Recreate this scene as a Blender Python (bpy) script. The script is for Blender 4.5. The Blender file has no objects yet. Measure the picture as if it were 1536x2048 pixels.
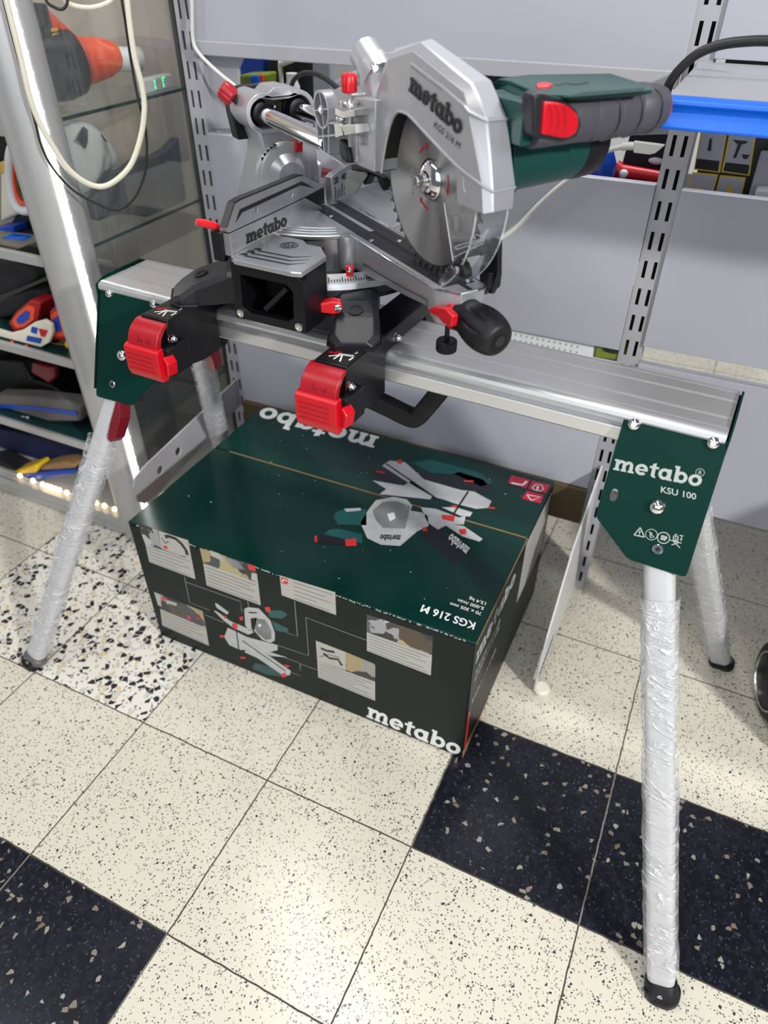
import bpy, bmesh, math, random
from mathutils import Vector as V, Matrix
from mathutils.geometry import tessellate_polygon

random.seed(7)
scene = bpy.context.scene
COL = scene.collection
PI = math.pi

# ------------------------------------------------------------------ camera, world, lights, exposure
F_PX = 1436.16                                   # focal length for a 1536 x 2048 frame
CAM = V((0.81918, -0.27658, 1.26573))
CX = V((0.90373, 0.42810, 0.00066))              # camera right
CD = V((0.27043, -0.56970, -0.77609))            # camera down
CF = V((-0.33187, 0.70155, -0.63063))            # camera forward
cam_data = bpy.data.cameras.new('camera')
cam_data.sensor_fit = 'AUTO'
cam_data.sensor_width = 36.0
cam_data.lens = 36.0 * F_PX / 2048.0
cam_data.clip_start = 0.05
cam_data.dof.use_dof = True
cam_data.dof.focus_distance = 1.08
cam_data.dof.aperture_fstop = 3.6
cam = bpy.data.objects.new('camera', cam_data)
COL.objects.link(cam)
cam.matrix_world = Matrix(((CX.x, -CD.x, -CF.x, CAM.x), (CX.y, -CD.y, -CF.y, CAM.y),
                           (CX.z, -CD.z, -CF.z, CAM.z), (0, 0, 0, 1)))
scene.camera = cam

world = bpy.data.worlds.new('shop_ambient')
scene.world = world
world.use_nodes = True
wn = world.node_tree.nodes
bg = wn['Background']
bg.inputs[0].default_value = (0.80, 0.87, 1.0, 1)
bg.inputs[1].default_value = 0.15

def area_light(name, loc, target, sx, sy, power, color=(1, 1, 1)):
    d = bpy.data.lights.new(name, 'AREA')
    d.shape = 'RECTANGLE'; d.size = sx; d.size_y = sy; d.energy = power; d.color = color
    o = bpy.data.objects.new(name, d); COL.objects.link(o)
    o.location = loc
    o.rotation_euler = (V(target) - V(loc)).to_track_quat('-Z', 'Y').to_euler()
    return o
def tube_light(name, c, along, length, width, power, color):
    """a ceiling batten pointing straight down, its long side along a direction"""
    o = area_light(name, c, V(c) - V((0, 0, 1)), length, width, power, color)
    o.rotation_euler = (0, 0, math.atan2(along[1], along[0]))
    return o
tube_light('ceiling_batten_over_stand', (0.12, 0.64, 2.75), (-0.76, 0.65), 1.5, 0.09, 23, (1.0, 0.985, 0.95))
tube_light('ceiling_batten_over_aisle', (1.05, -1.0, 2.75), (-0.76, 0.65), 1.5, 0.14, 13, (1.0, 0.985, 0.95))
tube_light('ceiling_batten_by_show_case', (-1.0, -0.75, 2.75), (-0.76, 0.65), 1.5, 0.14, 15, (1.0, 0.985, 0.95))
area_light('ceiling_panel_right', (2.99, -0.81, 2.20), (0.7, 0.6, 0.3), 0.15, 0.15, 96, (1.0, 0.985, 0.95))
area_light('front_fill_light', (0.9, -1.58, 1.55), (0.7, 1.0, 0.6), 2.6, 1.3, 22, (0.90, 0.95, 1.0))  # added soft fill that evens out the back panels; its source is unseen
tube_light('ceiling_batten_next_aisle', (0.7, 1.72, 2.75), (1, 0), 1.6, 0.12, 45, (1.0, 1.0, 1.0))

scene.view_settings.view_transform = 'Standard'
scene.view_settings.look = 'None'
scene.view_settings.gamma = 1.0
scene.view_settings.use_curve_mapping = False
scene.view_settings.exposure = 0.05

# ------------------------------------------------------------------ frames of reference (metres)
class Fr:
    """a right-handed frame: origin and three axes"""
    def __init__(s, o, x, y, z):
        s.o, s.ax = V(o), (V(x), V(y), V(z))
    def p(s, x, y, z):
        return s.o + s.ax[0] * x + s.ax[1] * y + s.ax[2] * z
    def loc(s, P):
        d = V(P) - s.o
        return [d.dot(a) for a in s.ax]
    def at(s, u, v, axis, val):
        """point of the plane (local axis = val) that the photograph shows at (u, v), in local coordinates"""
        d = CX * ((u - 768) / F_PX) + CD * ((v - 1024) / F_PX) + CF
        n = s.ax[axis]
        t = (s.o + n * val - CAM).dot(n) / d.dot(n)
        return s.loc(CAM + d * t)
    def poly(s, pts, axis, val):
        keep = [i for i in range(3) if i != axis]
        return [tuple(s.at(u, v, axis, val)[i] for i in keep) for u, v in pts]
    def fmap(s, axis):
        """maps (a, b, depth) to the world, a and b the two axes other than axis"""
        if axis == 0: return lambda a, b, d: s.p(d, a, b)
        if axis == 1: return lambda a, b, d: s.p(a, d, b)
        return lambda a, b, d: s.p(a, b, d)
    def sub(s, x, y, z):
        return Fr(s.p(x, y, z), *s.ax)

def Z(ox, oy, k):
    return lambda *pts: [(ox + x / k, oy + y / k) for x, y in pts]
R1, R2, R3 = Z(380, 60, 2.2588), Z(420, 60, 4.2667), Z(740, 60, 3.6583)
R4, R5, R6 = Z(380, 330, 3.84), Z(620, 400, 3.6571), Z(960, 60, 2.6667)
FULL = Z(0, 0, 1)

X, Y, ZZ = V((1, 0, 0)), V((0, 1, 0)), V((0, 0, 1))
WORLD = Fr((0, 0, 0), X, Y, ZZ)
def turned(deg):
    a = math.radians(deg); x = V((math.cos(a), math.sin(a), 0))
    return x, V((-x.y, x.x, 0))
U_, V_ = turned(-2.6)
ST = Fr((0.372, 0.644, 0), U_, V_, ZZ)           # the stand: x along the rail, y away, z up
TB = Fr((0.232, 0.751, 0.93), U_, V_, ZZ)        # the saw base: turntable centre on the table top
A_, B_ = turned(-35.1)
AR = Fr((0.232, 0.751, 0.93), A_, B_, ZZ)        # the saw arm: x towards the mitre knob, y away from the photo

# ------------------------------------------------------------------ mesh builder
def smooth_path(pts, n=6, closed=False):
    P = [V(p) for p in pts]; out = []
    m = len(P)
    rng = range(m if closed else m - 1)
    for i in rng:
        p1, p2 = P[i], P[(i + 1) % m]
        p0 = P[(i - 1) % m] if (closed or i > 0) else p1 * 2 - p2
        p3 = P[(i + 2) % m] if (closed or i + 2 < m) else p2 * 2 - p1
        for k in range(n):
            t = k / n
            out.append(0.5 * ((2 * p1) + (p2 - p0) * t + (2 * p0 - 5 * p1 + 4 * p2 - p3) * t * t + (3 * p1 - p0 - 3 * p2 + p3) * t ** 3))
    if not closed: out.append(P[-1])
    return out

def rrect(w, h, r, n=5, cx=0, cy=0):
    out = []
    for sx, sy, a0 in ((1, 1, 0), (-1, 1, 90), (-1, -1, 180), (1, -1, 270)):
        for k in range(n + 1):
            a = math.radians(a0 + 90 * k / n)
            out.append((cx + sx * (w / 2 - r) + r * math.cos(a), cy + sy * (h / 2 - r) + r * math.sin(a)))
    return out

def circle(r, n=24, cx=0, cy=0, a0=0):
    return [(cx + r * math.cos(2 * PI * k / n + a0), cy + r * math.sin(2 * PI * k / n + a0)) for k in range(n)]

class MB:
    def __init__(s):
        s.v, s.f, s.m = [], [], []
    def add(s, verts, faces, m=0):
        o = len(s.v)
        s.v += [V(p) for p in verts]
        for f in faces:
            s.f.append([i + o for i in f]); s.m.append(m)
        return s
    def prism(s, pts, fmap, d0, d1, m=0, holes=(), side=None):
        """outline (2D) with optional holes, extruded from d0 to d1"""
        loops = [list(pts)] + [list(h) for h in holes]
        flat = [p for l in loops for p in l]; n = len(flat)
        verts = [fmap(a, b, d0) for a, b in flat] + [fmap(a, b, d1) for a, b in flat]
        if holes:
            tris = tessellate_polygon([[V((a, b, 0)) for a, b in l] for l in loops])
            caps = [list(t) for t in tris] + [[i + n for i in reversed(t)] for t in tris]
        else:
            caps = [list(range(n)), [i + n for i in reversed(range(n))]]
        s.add(verts, caps, m)
        sides = []; o = 0
        for l in loops:
            k = len(l)
            for i in range(k):
                a, b = o + i, o + (i + 1) % k
                sides.append([a, b, b + n, a + n])
            o += k
        base = len(s.v) - 2 * n
        for f in sides:
            s.f.append([i + base for i in f]); s.m.append(m if side is None else side)
        return s
    def box(s, fr, x0, x1, y0, y1, z0, z1, m=0):
        vs = [fr.p(x, y, z) for x in (x0, x1) for y in (y0, y1) for z in (z0, z1)]
        return s.add(vs, [(0, 1, 3, 2), (4, 6, 7, 5), (0, 4, 5, 1), (2, 3, 7, 6), (0, 2, 6, 4), (1, 5, 7, 3)], m)
    def loft(s, rings, m=0, cap0=True, cap1=True, closed=True):
        n = len(rings[0]); vs = [p for r in rings for p in r]; fs = []
        for i in range(len(rings) - 1):
            for k in range(n if closed else n - 1):
                a, b = i * n + k, i * n + (k + 1) % n
                fs.append([a, b, b + n, a + n])
        if cap0: fs.append(list(reversed(range(n))))
        if cap1: fs.append([(len(rings) - 1) * n + k for k in range(n)])
        return s.add(vs, fs, m)
    def lathe(s, p0, axis, prof, n=24, m=0, cap0=True, cap1=True, a0=0.0):
        """prof: (distance along axis, radius)"""
        ax = V(axis).normalized()
        e1 = ax.orthogonal().normalized(); e2 = ax.cross(e1)
        rings = [[V(p0) + ax * h + (e1 * math.cos(2 * PI * k / n + a0) + e2 * math.sin(2 * PI * k / n + a0)) * r for k in range(n)] for h, r in prof]
        return s.loft(rings, m, cap0, cap1)
    def cyl(s, p0, p1, r, n=20, m=0, r1=None):
        d = V(p1) - V(p0)
        return s.lathe(p0, d, [(0, r), (d.length, r if r1 is None else r1)], n, m)
    def tube(s, path, r, n=10, m=0, closed=False):
        P = [V(p) for p in path]; rings = []
        t0 = (P[1] - P[0]).normalized(); nrm = t0.orthogonal().normalized()
        for i, p in enumerate(P):
            if closed: t = (P[(i + 1) % len(P)] - P[i - 1]).normalized()
            else: t = (P[min(i + 1, len(P) - 1)] - P[max(i - 1, 0)]).normalized()
            nrm = (nrm - t * nrm.dot(t)).normalized(); b = t.cross(nrm)
            rr = r(i / (len(P) - 1)) if callable(r) else r
            rings.append([p + (nrm * math.cos(2 * PI * k / n) + b * math.sin(2 * PI * k / n)) * rr for k in range(n)])
        if closed:
            rings.append(rings[0]); return s.loft(rings, m, False, False)
        return s.loft(rings, m)
    def ball(s, c, fr, rx, ry, rz, n=16, k=9, m=0):
        rings = []
        for i in range(1, k):
            a = PI * i / k
            rings.append([V(c) + fr.ax[0] * rx * math.sin(a) * math.cos(2 * PI * j / n) + fr.ax[1] * ry * math.sin(a) * math.sin(2 * PI * j / n) + fr.ax[2] * rz * math.cos(a) for j in range(n)])
        return s.loft(rings, m)
    def text(s, txt, fmap, size, d0, d1, m=0, x=0, y=0, align='LEFT', bold=0.0, fit=None):
        c = bpy.data.curves.new('t', 'FONT'); c.body = txt; c.size = 1.0; c.align_x = align
        c.offset = bold; c.resolution_u = 3
        o = bpy.data.objects.new('t', c); COL.objects.link(o)
        dg = bpy.context.evaluated_depsgraph_get()
        me = bpy.data.meshes.new_from_object(o.evaluated_get(dg))
        pts = [(p.co.x, p.co.y) for p in me.vertices]
        w = max(p[0] for p in pts) - min(p[0] for p in pts); x0 = min(p[0] for p in pts)
        sx = size if fit is None else fit / w
        sub = 0 if fit is None else x0
        vs = [fmap(x + (a - sub) * sx, y + b * size, d1) for a, b in pts]
        s.add(vs, [list(p.vertices) for p in me.polygons], m)
        bpy.data.objects.remove(o); bpy.data.curves.remove(c); bpy.data.meshes.remove(me)
        return s
    def logo(s, fmap, d0, d1, m=0):
        """the maker's slab lettering, baseline on y = 0, x-height 1; the word is 6.82 wide"""
        lv = [0]
        def top():                                    # strokes of one letter end at slightly different heights
            lv[0] = (lv[0] + 1) % 9; return d1 + lv[0] * 3.0e-5
        def rect(x0, y0, x1, y1): s.prism([(x0, y0), (x1, y0), (x1, y1), (x0, y1)], fmap, d0, top(), m)
        def ring(cx, cy, ro, qo, ri, qi, a0=0, a1=360, n=22):
            e = top()
            A = [math.radians(a0 + (a1 - a0) * k / n) for k in range(n + 1)]
            for k in range(n):
                q = [(cx + ro * math.cos(A[k]), cy + qo * math.sin(A[k])), (cx + ro * math.cos(A[k + 1]), cy + qo * math.sin(A[k + 1])),
                     (cx + ri * math.cos(A[k + 1]), cy + qi * math.sin(A[k + 1])), (cx + ri * math.cos(A[k]), cy + qi * math.sin(A[k]))]
                s.prism(q, fmap, d0, e, m)
        x = 0                                                     # m
        rect(x + .12, 0, x + .40, 1); rect(x, .82, x + .40, 1); rect(x, 0, x + .50, .18)
        rect(x + .68, 0, x + .96, .64); rect(x + .60, 0, x + 1.04, .18); rect(x + 1.24, 0, x + 1.52, .64); rect(x + 1.16, 0, x + 1.64, .18)
        ring(x + .60, .62, .36, .38, .10, .13, 0, 180, 12); ring(x + 1.16, .62, .36, .38, .10, .13, 0, 180, 12)
        x = 1.70                                                  # e
        ring(x + .5, .5, .5, .51, .22, .25, 0, 318); rect(x + .2, .40, x + .98, .57)
        x = 2.78                                                  # t
        s.prism([(x + .2, .1), (x + .48, .1), (x + .48, 1.32), (x + .2, 1.2)], fmap, d0, top(), m)
        rect(x, .80, x + .72, 1); ring(x + .5, .26, .30, .27, .02, .06, 180, 290, 8)
        x = 3.52                                                  # a
        ring(x + .47, .5, .47, .51, .20, .25); rect(x + .70, 0, x + .98, 1); rect(x + .70, 0, x + 1.1, .18)
        x = 4.66                                                  # b
        rect(x + .1, 0, x + .38, 1.42); rect(x, 1.24, x + .38, 1.42); ring(x + .61, .5, .47, .51, .20, .25)
        x = 5.82                                                  # o
        ring(x + .5, .5, .5, .51, .22, .25)
        return s
    def build(s, name, mats, parent=None, smooth=35, bevel=0.0, segs=2, frame=None, solid=0.0, subsurf=0):
        mats = mats if isinstance(mats, (list, tuple)) else [mats]
        base = parent_matrix(parent) if parent else Matrix()
        world_m = frame if frame is not None else base
        inv = world_m.inverted()
        me = bpy.data.meshes.new(name)
        me.from_pydata([inv @ p for p in s.v], [], s.f)
        for mt in mats: me.materials.append(mt)
        me.polygons.foreach_set('material_index', s.m)
        bm = bmesh.new(); bm.from_mesh(me)
        bmesh.ops.recalc_face_normals(bm, faces=bm.faces)
        bm.to_mesh(me); bm.free()
        if smooth:
            me.shade_smooth(); me.set_sharp_from_angle(angle=math.radians(smooth))
        o = bpy.data.objects.new(name, me); COL.objects.link(o)
        if parent:
            o.parent = parent
            o.matrix_local = base.inverted() @ world_m
        else:
            o.matrix_world = world_m
        MATRIX[o.name] = world_m
        if solid:
            md = o.modifiers.new('thickness', 'SOLIDIFY'); md.thickness = solid; md.offset = -1
        if bevel:
            md = o.modifiers.new('edge', 'BEVEL'); md.width = bevel; md.segments = segs
            md.limit_method = 'ANGLE'; md.angle_limit = math.radians(32); md.harden_normals = False
        if subsurf:
            md = o.modifiers.new('smooth', 'SUBSURF'); md.levels = md.render_levels = subsurf
        return o

MATRIX = {}
def parent_matrix(o): return MATRIX[o.name]
def tag(o, label=None, cat=None, group=None, kind=None):
    if label: o['label'] = label
    if cat: o['category'] = cat
    if group: o['group'] = group
    if kind: o['kind'] = kind
    return o
def thing(name, label, cat, loc, rz=0.0, group=None):
    o = bpy.data.objects.new(name, None); COL.objects.link(o)
    o.empty_display_size = 0.05
    o.location = loc; o.rotation_euler = (0, 0, rz)
    MATRIX[o.name] = Matrix.Translation(V(loc)) @ Matrix.Rotation(rz, 4, 'Z')
    return tag(o, label, cat, group)
def affine(fr, axis, val, bl, br, tl, w=1.0, h=1.0):
    """map of a flat drawing (w wide, h high) onto a plane, from where its corners stand on that plane"""
    P = [fr.p(*fr.at(*q, axis, val)) for q in (bl, br, tl)]
    ex, ey = (P[1] - P[0]) / w, (P[2] - P[0]) / h
    n = ex.cross(ey).normalized()
    if n.dot(CAM - P[0]) < 0: n = -n
    return lambda a, b, d: P[0] + ex * a + ey * b + n * d

# ------------------------------------------------------------------ materials
def nt(name):
    m = bpy.data.materials.new(name); m.use_nodes = True
    t = m.node_tree
    return m, t, t.nodes, t.links, t.nodes['Principled BSDF']
def mat(name, col, rough=0.5, metal=0.0, var=0.04, vscale=40.0, bump=0.0, bscale=300.0, coat=0.0, stretch=None, spec=0.5, emit=None, estr=0.0, rvar=0.03):
    m, t, N, L, b = nt(name)
    tc = N.new('ShaderNodeTexCoord'); src = tc.outputs['Object']
    if stretch:
        mp = N.new('ShaderNodeMapping'); mp.inputs['Scale'].default_value = stretch
        L.new(src, mp.inputs[0]); src = mp.outputs[0]
    nz = N.new('ShaderNodeTexNoise'); nz.inputs['Scale'].default_value = vscale; nz.inputs['Detail'].default_value = 4
    L.new(src, nz.inputs['Vector'])
    mx = N.new('ShaderNodeMix'); mx.data_type = 'RGBA'
    c = V(col[:3])
    mx.inputs[6].default_value = (*[max(0, x * (1 - var)) for x in c], 1)
    mx.inputs[7].default_value = (*[min(1, x * (1 + var)) for x in c], 1)
    L.new(nz.outputs['Fac'], mx.inputs[0]); L.new(mx.outputs[2], b.inputs['Base Color'])
    mr = N.new('ShaderNodeMapRange'); mr.inputs[3].default_value = max(0.02, rough - rvar); mr.inputs[4].default_value = min(1, rough + rvar)
    L.new(nz.outputs['Fac'], mr.inputs[0]); L.new(mr.outputs[0], b.inputs['Roughness'])
    b.inputs['Metallic'].default_value = metal
    b.inputs['Specular IOR Level'].default_value = spec
    b.inputs['Coat Weight'].default_value = coat; b.inputs['Coat Roughness'].default_value = 0.15
    if bump:
        n2 = N.new('ShaderNodeTexNoise'); n2.inputs['Scale'].default_value = bscale; n2.inputs['Detail'].default_value = 3
        L.new(src, n2.inputs['Vector'])
        bp = N.new('ShaderNodeBump'); bp.inputs['Strength'].default_value = bump; bp.inputs['Distance'].default_value = 0.002
        L.new(n2.outputs['Fac'], bp.inputs['Height']); L.new(bp.outputs[0], b.inputs['Normal'])
    if emit:
        b.inputs['Emission Color'].default_value = (*emit, 1); b.inputs['Emission Strength'].default_value = estr
    return m

def math_node(N, L, op, a, b=None, c=None):
    n = N.new('ShaderNodeMath'); n.operation = op
    for i, q in enumerate((a, b, c)):
        if q is None: continue
        if isinstance(q, (int, float)): n.inputs[i].default_value = q
        else: L.new(q, n.inputs[i])
    return n.outputs[0]
def mix_rgb(N, L, fac, a, b):
    n = N.new('ShaderNodeMix'); n.data_type = 'RGBA'
    for sock, q in ((n.inputs[0], fac), (n.inputs[6], a), (n.inputs[7], b)):
        if isinstance(q, (int, float)): sock.default_value = q
        elif isinstance(q, tuple): sock.default_value = (*q[:3], 1)
        else: L.new(q, sock)
    return n.outputs[2]

def floor_material():
    m, t, N, L, b = nt('terrazzo_tiles')
    geo = N.new('ShaderNodeNewGeometry'); pos = geo.outputs['Position']
    sep = N.new('ShaderNodeSeparateXYZ'); L.new(pos, sep.inputs[0])
    wob = N.new('ShaderNodeTexNoise'); wob.inputs['Scale'].default_value = 38; wob.inputs['Detail'].default_value = 5
    L.new(pos, wob.inputs['Vector'])
    wsep = N.new('ShaderNodeSeparateColor'); L.new(wob.outputs['Color'], wsep.inputs[0])
    M = lambda op, a, b=None, c=None: math_node(N, L, op, a, b, c)
    def axis(o, w):
        g = M('DIVIDE', o, 0.3)
        g2 = M('ADD', g, M('MULTIPLY', M('SUBTRACT', w, 0.5), 0.012))
        return M('FLOOR', g), M('ABSOLUTE', M('SUBTRACT', M('FRACT', g2), 0.5))
    ix, dx = axis(sep.outputs[0], wsep.outputs[0]); iy, dy = axis(sep.outputs[1], wsep.outputs[1])
    eq = lambda o, v: M('COMPARE', o, v, 0.25)
    black = M('MAXIMUM', M('MULTIPLY', eq(iy, 1), M('GREATER_THAN', ix, 1.5)), M('MULTIPLY', eq(iy, -1), M('LESS_THAN', ix, 0.5)))
    coarse = M('MULTIPLY', M('COMPARE', ix, -1.5, 0.75), M('COMPARE', iy, 1.5, 0.75))
    # distorted coordinates for chips with broken outlines
    nz = N.new('ShaderNodeTexNoise'); nz.inputs['Scale'].default_value = 330; nz.inputs['Detail'].default_value = 2
    L.new(pos, nz.inputs['Vector'])
    off = N.new('ShaderNodeVectorMath'); off.operation = 'MULTIPLY_ADD'
    L.new(nz.outputs['Color'], off.inputs[0]); off.inputs[1].default_value = (0.0035, 0.0035, 0); L.new(pos, off.inputs[2])
    def chips(scale, gap, keep, shift=0.0):
        """broken stone shards: whole cells of a cell pattern, a few of them kept"""
        mp = N.new('ShaderNodeMapping'); mp.inputs['Location'].default_value = (shift, shift * 1.7, 0)
        L.new(off.outputs[0], mp.inputs[0])
        vo = N.new('ShaderNodeTexVoronoi'); vo.voronoi_dimensions = '2D'; vo.inputs['Scale'].default_value = scale
        ve = N.new('ShaderNodeTexVoronoi'); ve.voronoi_dimensions = '2D'; ve.inputs['Scale'].default_value = scale; ve.feature = 'DISTANCE_TO_EDGE'
        L.new(mp.outputs[0], vo.inputs['Vector']); L.new(mp.outputs[0], ve.inputs['Vector'])
        sc = N.new('ShaderNodeSeparateColor'); L.new(vo.outputs['Color'], sc.inputs[0])
        g = M('MULTIPLY', M('ADD', sc.outputs[0], 0.35), gap)
        return M('MULTIPLY', M('GREATER_THAN', ve.outputs['Distance'], g), M('LESS_THAN', sc.outputs[1], keep)), sc
    # pale fine-speckled tile
    f1, s1 = chips(420, 0.13, 0.12)
    f2, s2 = chips(240, 0.19, 0.05, 3.3)
    big = N.new('ShaderNodeTexNoise'); big.inputs['Scale'].default_value = 6; L.new(pos, big.inputs['Vector'])
    pale = mix_rgb(N, L, big.outputs['Fac'], (0.68, 0.645, 0.555), (0.61, 0.57, 0.475))
    wn_ = N.new('ShaderNodeTexWhiteNoise'); wn_.noise_dimensions = '2D'
    cv = N.new('ShaderNodeCombineXYZ'); L.new(ix, cv.inputs[0]); L.new(iy, cv.inputs[1]); L.new(cv.outputs[0], wn_.inputs['Vector'])
    pale = mix_rgb(N, L, M('MULTIPLY', wn_.outputs['Value'], 0.35), pale, (0.56, 0.52, 0.42))
    fine = mix_rgb(N, L, f1, pale, mix_rgb(N, L, s1.outputs[2], (0.045, 0.055, 0.06), (0.20, 0.22, 0.20)))
    fine = mix_rgb(N, L, f2, fine, (0.03, 0.035, 0.045))
    # coarse terrazzo with large dark, grey and ochre chips
    g1, t1 = chips(84, 0.08, 0.29, 1.1)
    g2, t2 = chips(190, 0.10, 0.22, 5.1)
    co = mix_rgb(N, L, big.outputs['Fac'], (0.76, 0.74, 0.68), (0.66, 0.63, 0.55))
    co = mix_rgb(N, L, g2, co, mix_rgb(N, L, t2.outputs[2], (0.04, 0.04, 0.045), (0.55, 0.52, 0.46)))
    pick = M('GREATER_THAN', t1.outputs[2], 0.62)
    co = mix_rgb(N, L, g1, co, mix_rgb(N, L, pick, (0.022, 0.022, 0.028), mix_rgb(N, L, t1.outputs[0], (0.52, 0.52, 0.54), (0.62, 0.50, 0.25))))
    # black tile: tiny grey flecks and a few beige stones
    h1, u1 = chips(300, 0.14, 0.10, 7.7)
    h2, u2 = chips(115, 0.12, 0.055, 2.2)
    h3, u3 = chips(120, 0.05, 0.5, 9.1)
    bl = mix_rgb(N, L, h3, (0.005, 0.006, 0.010), (0.009, 0.011, 0.019))
    bl = mix_rgb(N, L, h1, bl, mix_rgb(N, L, u1.outputs[2], (0.012, 0.015, 0.022), (0.055, 0.062, 0.075)))
    bl = mix_rgb(N, L, h2, bl, mix_rgb(N, L, u2.outputs[2], (0.16, 0.115, 0.08), (0.32, 0.30, 0.27)))
    col = mix_rgb(N, L, coarse, fine, co)
    col = mix_rgb(N, L, black, col, bl)
    edge = M('MAXIMUM', dx, dy)
    grout = M('GREATER_THAN', edge, 0.4955)
    gx = M('GREATER_THAN', dx, 0.4955)
    gcol = mix_rgb(N, L, M('MULTIPLY', black, gx), (0.055, 0.047, 0.036), (0.20, 0.17, 0.145))
    col = mix_rgb(N, L, grout, col, gcol)
    L.new(col, b.inputs['Base Color'])
    rg = M('ADD', M('MULTIPLY', big.outputs['Fac'], 0.10), 0.19)
    b.inputs['Specular IOR Level'].default_value = 0.5
    L.new(M('MAXIMUM', rg, M('MULTIPLY', grout, 0.8)), b.inputs['Roughness'])
    bp = N.new('ShaderNodeBump'); bp.inputs['Strength'].default_value = 0.35; bp.inputs['Distance'].default_value = 0.001
    L.new(M('SUBTRACT', 1.0, grout), bp.inputs['Height']); L.new(bp.outputs[0], b.inputs['Normal'])
    return m

def film_material():
    m, t, N, L, b = nt('cling_film')
    tc = N.new('ShaderNodeTexCoord')
    mp = N.new('ShaderNodeMapping'); mp.inputs['Scale'].default_value = (1, 1, 3.2); mp.inputs['Rotation'].default_value = (0.25, 0.2, 0)
    L.new(tc.outputs['Object'], mp.inputs[0])
    M_ = lambda op, a, b=None: math_node(N, L, op, a, b)
    def ridges(scale, power, dist):
        wz = N.new('ShaderNodeTexNoise'); wz.inputs['Scale'].default_value = scale; wz.inputs['Detail'].default_value = 2; wz.inputs['Distortion'].default_value = dist
        L.new(mp.outputs[0], wz.inputs['Vector'])
        r = M_('ABSOLUTE', M_('SUBTRACT', wz.outputs['Fac'], 0.5))
        return M_('POWER', M_('MAXIMUM', M_('SUBTRACT', 1.0, M_('MULTIPLY', r, 5.0)), 0.0), power)
    big, small = ridges(15, 9.0, 1.0), ridges(42, 8.0, 0.8)
    zone = N.new('ShaderNodeTexNoise'); zone.inputs['Scale'].default_value = 7; L.new(tc.outputs['Object'], zone.inputs['Vector'])
    z = M_('MAXIMUM', M_('MULTIPLY', M_('SUBTRACT', zone.outputs['Fac'], 0.42), 5.0), 0.0); z = M_('MINIMUM', z, 1.0)
    h = M_('ADD', big, M_('MULTIPLY', M_('MULTIPLY', small, z), 0.8))
    bp = N.new('ShaderNodeBump'); bp.inputs['Strength'].default_value = 0.7; bp.inputs['Distance'].default_value = 0.004
    L.new(h, bp.inputs['Height'])
    b.inputs['Base Color'].default_value = (0.82, 0.83, 0.86, 1); b.inputs['Roughness'].default_value = 0.18
    b.inputs['Specular IOR Level'].default_value = 0.7
    L.new(bp.outputs[0], b.inputs['Normal'])
    a = M_('MINIMUM', M_('ADD', M_('ADD', M_('MULTIPLY', h, 0.55), M_('MULTIPLY', z, 0.20)), 0.13), 0.95)
    L.new(a, b.inputs['Alpha'])
    return m

def clear_material(name, tint=(0.95, 0.97, 1.0), refl=0.10, rough=0.04, alpha=0.12, fres=0.7):
    m, t, N, L, b = nt(name)
    N.remove(b)
    out = [n for n in N if n.type == 'OUTPUT_MATERIAL'][0]
    tr = N.new('ShaderNodeBsdfTransparent'); tr.inputs[0].default_value = (*tint, 1)
    gl = N.new('ShaderNodeBsdfGlossy'); gl.inputs['Roughness'].default_value = rough
    df = N.new('ShaderNodeBsdfDiffuse'); df.inputs[0].default_value = (0.85, 0.87, 0.9, 1)
    lw = N.new('ShaderNodeLayerWeight'); lw.inputs['Blend'].default_value = 0.35
    nz = N.new('ShaderNodeTexNoise'); nz.inputs['Scale'].default_value = 30
    f = math_node(N, L, 'ADD', math_node(N, L, 'MULTIPLY', lw.outputs['Fresnel'], fres), refl)
    m1 = N.new('ShaderNodeMixShader'); m2 = N.new('ShaderNodeMixShader')
    L.new(f, m1.inputs[0]); L.new(tr.outputs[0], m1.inputs[1]); L.new(gl.outputs[0], m1.inputs[2])
    L.new(math_node(N, L, 'MULTIPLY', nz.outputs['Fac'], alpha), m2.inputs[0]); L.new(m1.outputs[0], m2.inputs[1]); L.new(df.outputs[0], m2.inputs[2])
    L.new(m2.outputs[0], out.inputs['Surface'])
    return m

def blade_material():
    m, t, N, L, b = nt('ground_steel_disc')
    tc = N.new('ShaderNodeTexCoord')
    sep = N.new('ShaderNodeSeparateXYZ'); L.new(tc.outputs['Object'], sep.inputs[0])
    r = math_node(N, L, 'SQRT', math_node(N, L, 'ADD', math_node(N, L, 'MULTIPLY', sep.outputs[0], sep.outputs[0]), math_node(N, L, 'MULTIPLY', sep.outputs[1], sep.outputs[1])))
    cv = N.new('ShaderNodeCombineXYZ'); L.new(math_node(N, L, 'MULTIPLY', r, 900.0), cv.inputs[0])
    nz = N.new('ShaderNodeTexNoise'); nz.inputs['Scale'].default_value = 3.0; nz.inputs['Detail'].default_value = 3
    L.new(cv.outputs[0], nz.inputs['Vector'])
    col = mix_rgb(N, L, nz.outputs['Fac'], (0.36, 0.355, 0.355), (0.52, 0.51, 0.50))
    rim = math_node(N, L, 'GREATER_THAN', r, 0.0985)
    col = mix_rgb(N, L, rim, col, (0.13, 0.13, 0.135))
    L.new(col, b.inputs['Base Color'])
    b.inputs['Metallic'].default_value = 1.0; b.inputs['Roughness'].default_value = 0.47
    b.inputs['Anisotropic'].default_value = 0.97; b.inputs['Anisotropic Rotation'].default_value = 0.25
    tg = N.new('ShaderNodeTangent'); tg.direction_type = 'RADIAL'; tg.axis = 'Z'
    L.new(tg.outputs[0], b.inputs['Tangent'])
    bp = N.new('ShaderNodeBump'); bp.inputs['Strength'].default_value = 0.06; bp.inputs['Distance'].default_value = 0.001
    L.new(nz.outputs['Fac'], bp.inputs['Height']); L.new(bp.outputs[0], b.inputs['Normal'])
    return m

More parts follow.
